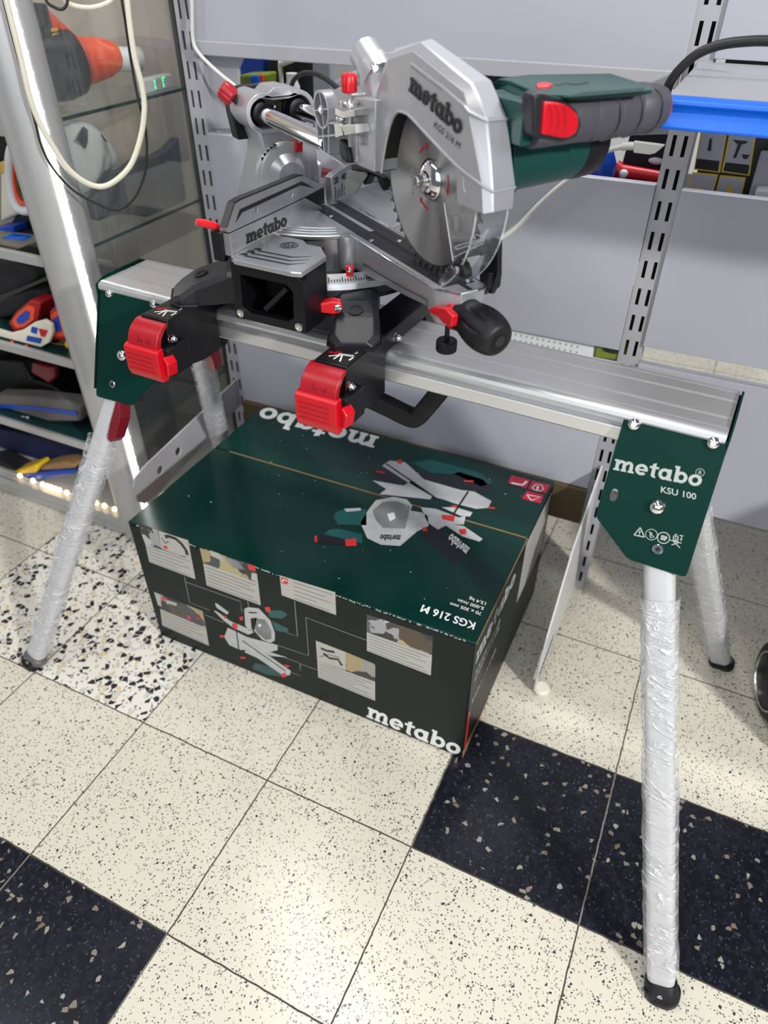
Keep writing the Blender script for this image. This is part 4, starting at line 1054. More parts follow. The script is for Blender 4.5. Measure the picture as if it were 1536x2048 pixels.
# ------------------------------------------------------------------ the two quick-release mounts across the rail
def make_mount(xc, label):
    f = ST.sub(xc, 0, 0)
    t = thing('tool_mount', label, 'tool mount', f.p(0, 0, 0.795), RZ_ST, 'quick-release mounts on the rail')
    w = 0.0252
    side = [(-0.1745, 0.8215), (0.1745, 0.8215), (0.1745, 0.790), (0.150, 0.752), (0.0675, 0.742), (0.0675, 0.797), (-0.0685, 0.797), (-0.0685, 0.732), (-0.110, 0.731), (-0.150, 0.738), (-0.172, 0.755), (-0.180, 0.780), (-0.1790, 0.805)]
    b = MB(); b.prism(side, lambda a, c, d: f.p(d, a, c), -w, w); b.build('beam', M['black_metal'], t, smooth=32, bevel=0.0012)
    # red clamping lever
    lv = []
    for k in range(9):
        a = math.radians(88 - 88 * k / 8); lv.append((-0.172 - 0.034 * math.cos(a), 0.785 + 0.033 * math.sin(a)))
    inner = [(y + 0.010, z - 0.003) for y, z in reversed(lv)]
    b = MB(); b.prism(lv + [(-0.206, 0.772), (-0.197, 0.772)] + inner, lambda a, c, d: f.p(d, a, c), -0.0315, 0.0240)
    ul_ = b.build('clamp_lever', M['red2'], t, smooth=45, bevel=0.001)
    b = MB(); b.prism([(-0.2075, 0.788), (-0.212, 0.784), (-0.2125, 0.748), (-0.2085, 0.737), (-0.197, 0.737), (-0.195, 0.745), (-0.197, 0.788)], lambda a, c, d: f.p(d, a, c), -0.0365, 0.0285)
    pad = b.build('lever_pad', M['red'], ul_, smooth=0, bevel=0.0014)
    b = MB()
    for z in (0.752, 0.7595, 0.767, 0.7745): b.box(f, -0.031, 0.017, -0.2133, -0.2118, z, z + 0.0012)
    b.build('grip_lines', M['red2'], pad, smooth=0)
    b = MB()                                           # embossed unlock mark
    q = lambda a: (-0.172 - 0.0345 * math.cos(a), 0.785 + 0.0335 * math.sin(a))
    for x0, x1, a0, a1 in ((-0.012, -0.010, 0.30, 0.50), (-0.012, -0.004, 0.28, 0.33), (-0.0055, -0.004, 0.30, 0.40), (0.001, 0.010, 0.34, 0.38), (0.008, 0.0095, 0.28, 0.44)):
        y0, z0 = q(a0); y1, z1 = q(a1); b.add([f.p(x0, y0, z0), f.p(x1, y0, z0), f.p(x1, y1, z1), f.p(x0, y1, z1)], [(0, 1, 2, 3)])
    b.build('lever_mark', M['maroon'], ul_, smooth=0)
    # red release trigger in its black block
    b = MB(); b.box(f, 0.0240, 0.0365, -0.196, -0.150, 0.742, 0.786); b.build('trigger_block', M['black'], t, smooth=0, bevel=0.002)
    tf = Fr(f.p(0.031, -0.198, 0.759), V_ * -0.25 + U_ * 0.97, V_ * 0.9 + U_ * 0.22, ZZ)
    b = MB(); b.prism([(-0.011, -0.015), (0.008, -0.011), (0.012, 0.010), (0.004, 0.019), (-0.010, 0.012)], lambda a, c, d: tf.p(a, d, c), -0.007, 0.012)
    b.build('release_trigger', M['red'], t, smooth=0, bevel=0.0018)
    for y, z in ((-0.1755, 0.795), (-0.040, 0.8075)):
        b = MB(); b.lathe(f.p(w, y, z), U_, [(0, 0.0066), (0.0012, 0.0066), (0.0012, 0.0058), (0.006, 0.0058)], 6); b.lathe(f.p(w + 0.006, y, z), U_, [(0, 0.0046), (0.003, 0.0042), (0.0052, 0.0028), (0.006, 0.0006)], 16)
        b.build('cap_nut', M['chrome'], t, smooth=30)
    # printed sticker
    b = MB(); b.box(f, -0.0235, 0.0235, -0.172, -0.108, 0.8216, 0.8220); st = b.build('sticker', M['ink'], t, smooth=0)
    wht, rd = MB(), MB()
    def ln(mb_, x0, y0, x1, y1, w_=0.0007):
        p, q_ = V((x0, y0)), V((x1, y1)); d_ = (q_ - p).normalized(); n_ = V((-d_.y, d_.x)) * w_
        mb_.add([f.p(*(p + n_), 0.8223), f.p(*(p - n_), 0.8223), f.p(*(q_ - n_), 0.8223), f.p(*(q_ + n_), 0.8223)], [(0, 1, 2, 3)])
    for a in ((-0.004, -0.150, 0.017, -0.146), (-0.004, -0.147, 0.017, -0.143), (0.017, -0.146, 0.017, -0.143), (0.000, -0.148, -0.002, -0.164), (0.002, -0.148, 0.009, -0.166), (0.000, -0.150, -0.012, -0.160)): ln(wht, *a, 0.0011 if a[3] < -0.155 else 0.0007)
    ln(wht, 0.018, -0.158, 0.019, -0.148, 0.0012)
    for a in ((-0.016, -0.152, -0.003, -0.142), (-0.016, -0.146, -0.004, -0.152), (-0.019, -0.149, -0.006, -0.146), (-0.012, -0.1500, -0.006, -0.140), (-0.010, -0.130, -0.006, -0.126)): ln(rd, *a, 0.0008)
    wht.text('2', lambda a, c, d: f.p(a, c, 0.8223), 0.008, 0, 0, x=0.014, y=-0.137)
    wht.build('white_diagram', M['white_ink'], st, smooth=0); rd.build('red_diagram', M['red'], st, smooth=0)
    return t
m1 = make_mount(0.0249, 'black mount with red clamp lever at mid rail, under the front foot of the saw')
def copy_tree(o, parent=None):
    c = o.copy(); COL.objects.link(c)
    if parent: c.parent = parent; c.matrix_parent_inverse = o.matrix_parent_inverse.copy()
    for ch in [q for q in bpy.data.objects if q.parent == o]: copy_tree(ch, c)
    return c
m2 = copy_tree(m1)
m2.location = ST.p(-0.2785, 0, 0.795)
tag(m2, 'black mount with red clamp lever at the rail end, before the plain green plate')

# ------------------------------------------------------------------ the carton under the stand
BX0, BX1, BY0, BY1, BZ = -0.119, 0.620, 0.503, 1.006, 0.341
bt = thing('carton', 'large dark green printed saw carton lying on the floor under the stand', 'carton', (0.25, 0.754, 0))
b = MB()
nx, nz_ = 14, 8
def body_pt(x, y, z):                                 # a slightly bulged, knocked-about carton
    return V((x, y, z))
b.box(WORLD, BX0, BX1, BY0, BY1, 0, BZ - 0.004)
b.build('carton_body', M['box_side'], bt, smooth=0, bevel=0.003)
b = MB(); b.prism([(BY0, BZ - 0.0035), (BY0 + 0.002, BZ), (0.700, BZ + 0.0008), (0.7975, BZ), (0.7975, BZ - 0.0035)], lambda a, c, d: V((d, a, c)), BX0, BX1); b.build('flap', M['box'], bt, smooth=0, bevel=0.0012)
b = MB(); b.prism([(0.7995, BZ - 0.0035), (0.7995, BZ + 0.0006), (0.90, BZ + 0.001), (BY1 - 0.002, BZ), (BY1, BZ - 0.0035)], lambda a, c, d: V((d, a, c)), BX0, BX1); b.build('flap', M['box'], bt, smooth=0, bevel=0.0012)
b = MB(); b.box(WORLD, BX0 + 0.04, BX1 - 0.002, 0.7978, 0.7992, BZ - 0.003, BZ + 0.0011)
b.box(WORLD, BX1 - 0.001, BX1 + 0.0012, BY0 + 0.002, 0.80, BZ - 0.0032, BZ - 0.0012)
b.prism([(BY0 + 0.001, 0.0), (BY0 + 0.16, 0.0), (BY0 + 0.12, 0.006), (BY0 + 0.001, 0.022)], lambda a, c, d: V((d, a, c)), BX1 + 0.0002, BX1 + 0.0012)
b.box(WORLD, BX0 - 0.0012, BX0, BY0 + 0.004, BY0 + 0.30, 0.02, BZ - 0.006)
b.build('bare_board_edges', M['board'], bt, smooth=0)
b = MB(); rnd = random.Random(3)
for k in range(170):
    x = rnd.uniform(BX0 + 0.02, BX1 - 0.004); l = rnd.uniform(0.001, 0.005); h_ = rnd.uniform(0.0006, 0.002)
    z = BZ - 0.0030 + rnd.uniform(-0.0012, 0.0012)
    b.box(WORLD, x, x + l, BY0 - 0.0004, BY0 + 0.001, z, z + h_)
for k in range(40):
    x, y = rnd.uniform(BX0 + .05, BX1 - .05), rnd.uniform(BY0 + .02, BY1 - .05); s_ = rnd.uniform(0.0006, 0.0022)
    b.box(WORLD, x, x + s_ * 1.6, y, y + s_, BZ + 0.0006, BZ + 0.0012)
tag(b.build('worn_spots', M['grey_ink'], bt, smooth=0), kind='stuff')

class Art:
    """flat prints on one face of the carton; every picture or text block is one mesh with its own inks"""
    def __init__(s, axis, val, out, parent): s.axis, s.val, s.out, s.parent, s.mb, s.inks, s.name = axis, val, out, parent, None, [], None
    def new(s, name):
        s.done(); s.mb, s.inks, s.name = MB(), [], name
    def ink(s, m):
        if m not in s.inks: s.inks.append(m)
        return s.inks.index(m)
    def poly(s, m, px, lift=0.0003):
        P = WORLD.poly(px, s.axis, s.val); f = WORLD.fmap(s.axis); d = s.val + s.out * lift
        s.mb.add([f(a, c, d) for a, c in P], [list(range(len(P)))], s.ink(m))
    def line(s, m, px, w=0.0009, lift=0.0003):
        P = [V(p) for p in WORLD.poly(px, s.axis, s.val)]; f = WORLD.fmap(s.axis); dd = s.val + s.out * lift; n_ = len(P)
        L_, R_ = [], []
        for i, p in enumerate(P):
            d = (P[min(i + 1, n_ - 1)] - P[max(i - 1, 0)]).normalized(); k = V((-d.y, d.x)) * w
            L_.append(f(*(p + k), dd)); R_.append(f(*(p - k), dd))
        s.mb.add(L_ + R_, [[i, i + 1, n_ + i + 1, n_ + i] for i in range(n_ - 1)], s.ink(m))
    def lines(s, quad, n, m='print_line', lift=0.0007, x0=0.03, x1=0.95, y0=0.12, y1=0.9):
        P = [V(p) for p in WORLD.poly(quad, s.axis, s.val)]; f = WORLD.fmap(s.axis); d = s.val + s.out * lift
        B = lambda a, c: (P[0] * (1 - a) + P[1] * a) * (1 - c) + (P[3] * (1 - a) + P[2] * a) * c
        for k in range(n):
            c = y0 + (y1 - y0) * k / max(1, n - 1); e = x1 - (0.0, 0.12, 0.03, 0.3, 0.06)[k % 5]
            s.mb.add([f(*B(x0, c), d), f(*B(e, c), d), f(*B(e, c + 0.035), d), f(*B(x0, c + 0.035), d)], [(0, 1, 2, 3)], s.ink(m))
    def done(s):
        if s.mb: s.mb.build(s.name, [M[m] for m in s.inks], s.parent, smooth=0)
        s.mb = None
# front face
A = Art(1, BY0, -1, bt)
K2, K3, K5 = Z(260, 1030, 4.2667), Z(600, 1180, 4.042), Z(250, 780, 1.7067)
A.new('info_panel')
A.poly('print_tool', K2((62, 64), (240, 128), (272, 292), (132, 250)))
A.poly('print_panel', K2((235, 130), (498, 215), (526, 377), (272, 290)))
A.line('ink', K2((300, 185), (330, 180), (390, 200), (440, 245), (480, 300), (490, 340)), 0.0040, 0.0006)
A.poly('print_red', K2((285, 260), (315, 262), (325, 290), (292, 285)), 0.0007); A.line('ink', K2((270, 190), (300, 240), (330, 225)), 0.0012, 0.0006); A.line('ink', K2((430, 348), (480, 356)), 0.001, 0.0006)
A.poly('print_panel', K2((132, 250), (528, 378), (560, 548), (165, 400))); A.lines(K2((132, 250), (528, 378), (560, 548), (165, 400)), 5)
A.new('info_panel')
A.poly('print_wood', K2((595, 280), (1070, 430), (1095, 580), (625, 410))); A.poly('print_panel', K2((680, 300), (760, 325), (815, 400), (700, 350)), 0.0006); A.poly('print_blade', K2((800, 350), (930, 395), (980, 465), (880, 450)), 0.0006)
A.poly('print_red', K2((1008, 415), (1068, 432), (1072, 480), (1012, 462)), 0.0007); A.poly('print_panel', K2((1040, 490), (1085, 500), (1094, 578), (1035, 550)), 0.0006)
A.poly('print_panel', K2((625, 410), (1095, 580), (1116, 770), (655, 600))); A.lines(K2((625, 410), (1095, 580), (1116, 770), (655, 600)), 6)
A.new('info_panel')
q = K5((528, 632), (718, 690), (721, 768), (535, 700)); A.poly('print_panel', q); A.lines(q, 5, x0=.24); A.poly('print_red', K5((533, 637), (556, 645), (556, 664), (535, 658)), 0.0007); A.line('white_ink', K5((539, 655), (540, 646), (553, 650)), 0.0012, 0.0009)
A.new('info_panel')
A.poly('print_panel', K2((205, 655), (255, 675), (270, 780), (240, 770))); A.poly('print_wood', K2((250, 672), (620, 820), (650, 965), (258, 800)), 0.0002); A.poly('print_red', K2((275, 695), (318, 705), (310, 725), (270, 718)), 0.0006); A.poly('print_panel', K2((320, 725), (400, 750), (400, 775), (310, 750)), 0.0006); A.poly('print_red', K2((490, 855), (520, 865), (520, 895), (490, 885)), 0.0006); A.poly('print_red', K2((560, 865), (600, 880), (590, 890), (562, 882)), 0.0006)
A.poly('print_panel', K2((258, 800), (650, 965), (675, 1116), (276, 942))); A.lines(K2((258, 800), (650, 965), (675, 1116), (276, 942)), 5)
A.new('info_panel')
A.poly('print_tool', K3((540, 195), (800, 282), (800, 430), (540, 340))); A.poly('print_wood', K3((800, 282), (1075, 375), (1068, 525), (800, 430)))
A.poly('print_panel', K3((540, 340), (1068, 525), (1058, 690), (542, 490)), 0.0004); A.lines(K3((540, 340), (1068, 525), (1058, 690), (542, 490)), 6)
A.new('info_panel')
A.poly('print_panel', K3((128, 408), (368, 500), (370, 650), (140, 570))); A.line('ink', K3((170, 470), (220, 490), (280, 500)), 0.003, 0.0006); A.line('ink', K3((190, 510), (240, 550), (310, 560), (340, 610)), 0.003, 0.0006); A.line('print_line', K3((160, 540), (230, 520), (320, 545)), 0.0018, 0.0006)
A.poly('print_wood', K3((368, 500), (610, 600), (608, 740), (370, 645))); q = K3((140, 570), (608, 740), (608, 895), (148, 705)); A.poly('print_panel', q, 0.0004); A.lines(q, 6)
GL = 'print_line'
A.new('connecting_line'); A.line(GL, K2((465, 525), (510, 745), (680, 812)))
A.new('connecting_line'); A.line(GL, K2((475, 570), (945, 738), (955, 830)))
A.new('connecting_line'); A.line(GL, K2((1005, 735), (1012, 780)))
A.new('connecting_line'); A.line(GL, K2((1405, 735), (1430, 1035), (1330, 1000)))
A.new('connecting_line'); A.line(GL, K2((640, 850), (800, 918)))
A.new('connecting_line'); A.line(GL, K3((535, 405), (48, 222), (70, 530), (-230, 430)))
A.new('connecting_line'); A.line(GL, K3((140, 645), (0, 595), (5, 690)))
A.new('connecting_line'); A.line(GL, K2((1320, 1215), (1455, 1265), (1455, 1370), (1380, 1345)))
# the saw printed on the front face
A.new('saw_illustration')
A.poly('print_green', K2((1170, 815), (1290, 810), (1345, 850), (1300, 885), (1190, 870))); A.poly('print_green', K2((1210, 900), (1350, 970), (1345, 1005), (1240, 985))); A.poly('teal', K2((1070, 1260), (1250, 1310), (1320, 1380), (1160, 1360), (1040, 1305)))
A.poly('print_silver', K2((975, 800), (1010, 785), (1100, 795), (1200, 900), (1238, 1010), (1235, 1070), (1200, 1090), (1130, 1065), (1060, 985), (1020, 985), (985, 940)), 0.0004)
A.poly('box_side', K2((1030, 880), (1085, 875), (1060, 985), (1040, 975)), 0.0006); A.poly('print_blade', K2((1075, 880), (1150, 890), (1205, 975), (1210, 1055), (1160, 1065), (1090, 1010), (1060, 960)), 0.0006); A.poly('white_ink', K2((1095, 930), (1118, 926), (1122, 948), (1100, 955)), 0.0009)
A.line('ink', K2((1015, 830), (1085, 832)), 0.0018, 0.0008)
A.poly('print_silver', K2((725, 750), (745, 755), (845, 830), (830, 850), (740, 790)), 0.0004); A.poly('print_silver', K2((715, 815), (740, 820), (860, 905), (990, 960), (1060, 1000), (1010, 1020), (880, 960), (800, 900)), 0.0004)
A.poly('print_silver', K2((835, 960), (900, 990), (1000, 1040), (1260, 1110), (1260, 1150), (1200, 1170), (1345, 1215), (1200, 1200), (1100, 1150), (940, 1150), (850, 1110), (805, 1040)), 0.0004)
A.poly('print_silver', K2((1010, 1095), (1060, 1110), (1375, 1330), (1365, 1365), (1310, 1370), (1090, 1220), (980, 1170)), 0.0005); A.line('ink', K2((960, 1070), (1330, 1330)), 0.0016, 0.0008); A.line('ink', K2((910, 990), (930, 1145)), 0.0014, 0.0008)
for q in ([(870, 925), (905, 920), (925, 950), (905, 975), (878, 960)], [(1150, 785), (1195, 780), (1205, 820), (1165, 825)], [(935, 870), (965, 860), (968, 895), (940, 895)], [(795, 855), (830, 860), (810, 885)], [(770, 1020), (810, 1025), (800, 1045), (770, 1040)], [(1310, 1270), (1370, 1285), (1340, 1300)], [(1290, 1355), (1330, 1345), (1340, 1375), (1300, 1385)], [(945, 1205), (990, 1208), (985, 1225), (945, 1222)]):
    A.poly('print_red', K2(*q), 0.0009)
A.done()
b = MB(); f = affine(WORLD, 1, BY0 - 0.0003, *K3((538, 1024), (1283, 1340), (550, 945)), w=6.82, h=1); b.logo(f, 0, 0.0003); b.build('white_lettering', M['white_ink'], bt, smooth=0)
# top face
A = Art(2, BZ + 0.0008, 1, bt); K1 = Z(600, 880, 2.898)
A.new('saw_illustration')
A.poly('teal', K1((640, 130), (760, 115), (900, 150), (1050, 195), (1120, 250), (1050, 270), (900, 200), (760, 190)))
A.poly('print_silver', K1((475, 150), (520, 120), (610, 130), (720, 230), (930, 290), (1010, 300), (1110, 355), (1090, 395), (1020, 400), (900, 370), (830, 345), (770, 330), (600, 230)), 0.0004)
A.poly('print_silver', K1((420, 235), (600, 265), (650, 235), (770, 320), (755, 345), (460, 315), (500, 285)), 0.0004); A.line('ink', K1((500, 140), (640, 235), (790, 340)), 0.0020, 0.0008)
A.poly('print_dark', K1((500, 130), (470, 170), (420, 215), (590, 260), (640, 235)), 0.0002)
A.poly('print_dark', K1((690, 185), (860, 210), (920, 185), (1060, 230), (1120, 290), (1080, 310), (960, 280), (800, 275), (720, 230)), 0.0003); A.line('ink', K1((975, 300), (890, 430)), 0.0020, 0.0009)
A.poly('print_silver', K1((350, 480), (400, 400), (440, 350), (540, 330), (620, 345), (650, 380), (640, 410), (700, 420), (740, 440), (745, 500), (680, 530), (580, 615), (470, 608), (390, 570)), 0.0004)
A.poly('print_blade', K1((420, 410), (480, 360), (560, 355), (640, 385), (610, 515), (480, 510), (440, 465)), 0.0007); A.poly('white_ink', K1((505, 430), (545, 420), (555, 455), (520, 475)), 0.001)
A.poly('print_green', K1((205, 420), (260, 400), (385, 402), (385, 495), (220, 490), (195, 455)), 0.0004); A.poly('print_green', K1((170, 520), (220, 515), (360, 545), (360, 600), (130, 555)), 0.0004); A.poly('print_dark', K1((90, 555), (150, 550), (280, 580), (260, 612), (100, 598)), 0.0007)
A.poly('print_silver', K1((255, 400), (350, 395), (355, 410), (270, 418)), 0.0008)
A.poly('print_silver', K1((700, 390), (790, 400), (920, 450), (960, 440), (950, 490), (860, 490), (800, 520), (740, 480)), 0.0004); A.poly('print_silver', K1((820, 480), (950, 500), (1060, 575), (1040, 590), (940, 560)), 0.0005); A.poly('print_silver', K1((900, 390), (1000, 420), (985, 445), (930, 440), (820, 390)), 0.0004)
A.poly('print_dark', K1((700, 545), (790, 485), (990, 640), (890, 725)), 0.0003)
for q in ([(820, 435), (900, 440), (890, 475), (825, 460)], [(920, 520), (960, 515), (965, 545), (930, 550)], [(262, 580), (325, 572), (328, 615), (265, 618)], [(710, 510), (735, 505), (738, 530), (712, 532)], [(560, 118), (590, 115), (590, 140), (565, 138)], [(440, 180), (495, 187), (490, 197), (442, 190)], [(950, 235), (1005, 237), (1005, 247), (952, 244)], [(1090, 388), (1130, 392), (1130, 403), (1092, 399)], [(880, 380), (910, 382), (905, 395), (880, 392)], [(84, 560), (100, 555), (98, 598), (86, 590)]):
    A.poly('print_red', K1(*q), 0.001)
A.new('red_emblem'); A.poly('print_pink', K1(*[(1225, 205), (1335, 232), (1310, 280), (1205, 250)])); A.line('white_ink', K1((1225, 250), (1290, 262), (1315, 240)), 0.0030, 0.0006)
A.new('red_emblem'); A.poly('print_pink', K1(*[(1345, 235), (1450, 262), (1425, 310), (1322, 285)])); A.line('white_ink', K1((1345, 278), (1365, 258), (1400, 262), (1412, 285), (1390, 298), (1360, 292), (1345, 278)), 0.0012, 0.0006); A.line('white_ink', K1((1380, 268), (1374, 290)), 0.0022, 0.0006)
A.new('red_emblem'); A.poly('print_pink', K1(*[(1315, 295), (1415, 320), (1392, 368), (1285, 340)])); A.line('white_ink', K1((1315, 318), (1395, 332), (1340, 352), (1315, 318)), 0.0014, 0.0006)
A.done()
b = MB(); e = BZ + 0.0012
f = affine(WORLD, 2, e, *K5((868, 160), (476, 56), (848, 198)), w=6.82, h=1); b.logo(f, 0, 0.0003); b.build('brand_lettering', M['white_ink'], bt, smooth=0); b = MB()
f = affine(WORLD, 2, e, *K1((585, 553), (468, 548), (580, 578)), w=6.82, h=1); b2 = MB(); b2.logo(f, 0.0004, 0.0006)
f = affine(WORLD, 2, e, *K1((985, 628), (880, 540), (962, 660)), w=6.82, h=1); b.logo(f, 0.0002, 0.0004); b.build('bag_lettering', M['white_ink'], bt, smooth=0); b = MB()
f = affine(WORLD, 2, e, *K3((1422, 266), (992, 120), (1402, 326)), 1, 1); b.text('KGS 216 M', f, 1.36, 0, 0.0003, bold=0.02, fit=1.0); b.build('model_lettering', M['white_ink'], bt, smooth=0)
for tx, q in (('70 x 305 mm', [(1470, 182), (1218, 100), (1460, 208)]), ('5.000 /min', [(1490, 140), (1280, 72), (1481, 166)]), ('13,4 kg', [(1506, 100), (1370, 58), (1498, 126)])):
    f = affine(WORLD, 2, e, *K3(*q), 1, 1); b = MB(); b.text(tx, f, 1.30, 0, 0.0003, bold=0.015, fit=1.0); b.build('data_lettering', M['white_ink'], bt, smooth=0)
b2.build('dark_lettering', M['ink'], bt, smooth=0)
# right end face
b = MB()
fe = lambda a, c, d: V((BX1 + d, BY0 + 0.012 + a * 0.0330, 0.275 + c * 0.030)); b.logo(fe, 0.0003, 0.0008); b.build('brand_lettering', M['grey_ink'], bt, smooth=0); b = MB()
for k, z in enumerate((0.235, 0.215, 0.15)):
    b = MB()
    for j in range(9): b.box(WORLD, BX1 + 0.0002, BX1 + 0.0007, BY0 + 0.02 + j * 0.016, BY0 + 0.031 + j * 0.016, z, z + 0.012)
    b.build('text_line', M['print_line'], bt, smooth=0)
b = MB(); b.box(WORLD, BX1 + 0.0003, BX1 + 0.0010, 0.80, 0.985, 0.16, 0.325); b.build('address_label', M['print_panel'], bt, smooth=0)
b = MB(); b.box(WORLD, BX1 + 0.0003, BX1 + 0.0010, BY0 + 0.006, BY0 + 0.016, 0.02, 0.14); b.build('red_stripe', M['print_red'], bt, smooth=0)

# ------------------------------------------------------------------ the sliding mitre saw
BT = -0.1082                                            # underside of the saw feet, on the mounts
saw = thing('miter_saw', 'silver and green sliding mitre saw with a toothed disc blade, bolted on the stand', 'mitre saw', TB.p(0, 0, BT), RZ_ST)
tm, am = TB.fmap(2), AR.fmap(2)
# --- base
b = MB()
b.lathe(TB.p(0, 0, -0.085), ZZ, [(0, 0.135), (0.022, 0.150), (0.03, 0.150)], 48)
b.box(TB, -0.13, 0.03, -0.10, 0.10, -0.095, -0.012)
b.box(TB, 0.0, 0.115, -0.15, -0.05, -0.085, -0.064)
b.build('base_casting', M['black'], saw, smooth=40, bevel=0.002)
def wing(s):
    e0, e1 = (-0.262, -0.152) if s < 0 else (0.152, 0.262)
    ye = e0 if s < 0 else e1
    b = MB()
    # hollow black box under the top plate, open at its end
    m_ = -1 if s > 0 else 1
    plan = [(0.012, -0.250), (0.024, -0.250), (0.024, -0.165), (0.083, -0.165), (0.109, -0.204), (0.111, -0.250), (0.124, -0.250), (0.1215, -0.199), (0.096, -0.171), (0.088, -0.150), (0.012, -0.150)]
    b.prism([(x, y * m_) for x, y in plan], tm, -0.082, -0.0062)
    b.prism([(x, y * m_) for x, y in [(0.012, -0.250), (0.124, -0.250), (0.1215, -0.199), (0.096, -0.171), (0.012, -0.171)]], tm, -0.0835, -0.0815)
    O_ = [(0.010, -0.083), (0.125, -0.083), (0.125, -0.012), (0.118, -0.0062), (0.012, -0.0062)]
    I_ = [(0.024, -0.066), (0.034, -0.071), (0.096, -0.071), (0.107, -0.064), (0.109, -0.028), (0.100, -0.020), (0.026, -0.020)]
    ya, yb = (-0.2625, -0.2500) if s < 0 else (0.2500, 0.2625)
    b.prism(O_, lambda a, c, d: TB.p(a, d, c), ya, yb, holes=[I_])
    bx = b.build('wing_body', M['black_metal'], saw, smooth=0, bevel=0.0015)
    b = MB(); ym = (e0 + 0.06) if s < 0 else (e1 - 0.06)
    b.box(TB, 0.022, 0.105, ym - 0.002, ym + 0.002, -0.07, -0.018)
    b.prism([(0.055, -0.062), (0.060, -0.066), (0.098, -0.030), (0.094, -0.026)], lambda a, c, d: TB.p(a, d, c), min(ym, ye) + 0.004, max(ym, ye) - 0.004)
    b.build('rib', M['black'], bx, smooth=0)
    for x, z in ((0.0195, -0.0745), (0.1150, -0.0745)):
        b = MB(); n = V_ * (-1 if s < 0 else 1); p = TB.p(x, yb if s > 0 else ya, z)
        b.lathe(p, n, [(0, 0.0058), (0.0018, 0.0058), (0.0020, 0.0036), (0.0004, 0.0034)], 18); b.build('sleeve_nut', M['zinc'], bx)
    # aluminium top plate with stepped grooves
    sy = -1 if s < 0 else 1
    T_ = [(0.009, sy * 0.256), (0.022, sy * 0.2660), (0.112, sy * 0.2675), (0.1255, sy * 0.2635), (0.122, sy * 0.198), (0.096, sy * 0.170), (0.073, sy * 0.170), (0.060, sy * 0.158), (0.009, sy * 0.158)]
    b = MB(); b.prism(T_, tm, -0.006, 0.0); tp = b.build('table_plate', M['mill'], saw, smooth=0, bevel=0.001)
    b = MB()
    for o in (0.0, 0.012, 0.024):
        q = [(0.016 + o * 0.2, 0.247 - o), (0.024 + o * 0.2, 0.2455 - o), (0.026 + o * 0.2, 0.2490 - o), (0.094 - o * .4, 0.2480 - o), (0.112 - o * .3, 0.232 - o), (0.094 - o * .4, 0.2445 - o), (0.029 + o * .2, 0.2455 - o), (0.024 + o * .2, 0.2375 - o), (0.018 + o * .2, 0.2400 - o)]
        b.prism([(x, sy * y) for x, y in q], tm, 0.0, 0.0004)
    b.build('grooves', M['ink'], tp, smooth=0)
    b = MB(); c = (0.055, sy * 0.186)
    for r0, r1 in ((0.0112, 0.0126), (0.0082, 0.0092)):
        b.prism([(c[0] + x, c[1] + y) for x, y in circle(r1, 28)], tm, 0.0, 0.0004, holes=[[(c[0] + x, c[1] + y) for x, y in circle(r0, 28)]])
    for p, q in (((-0.006, -0.004), (-0.004, 0.005)), ((-0.004, 0.005), (0.000, -0.002)), ((0.000, -0.002), (0.004, 0.005)), ((0.004, 0.005), (0.006, -0.004)), ((-0.003, -0.005), (0.003, -0.005))):
        p, q = V(p), V(q); d = (q - p).normalized(); n = V((-d.y, d.x)) * 0.0007
        b.prism([(c[0] + w[0], c[1] + w[1]) for w in (p + n, p - n, q - n, q + n)], tm, 0, 0.0004)
    b.build('round_emblem', M['ink'], tp, smooth=0)
wing(-1); wing(1)
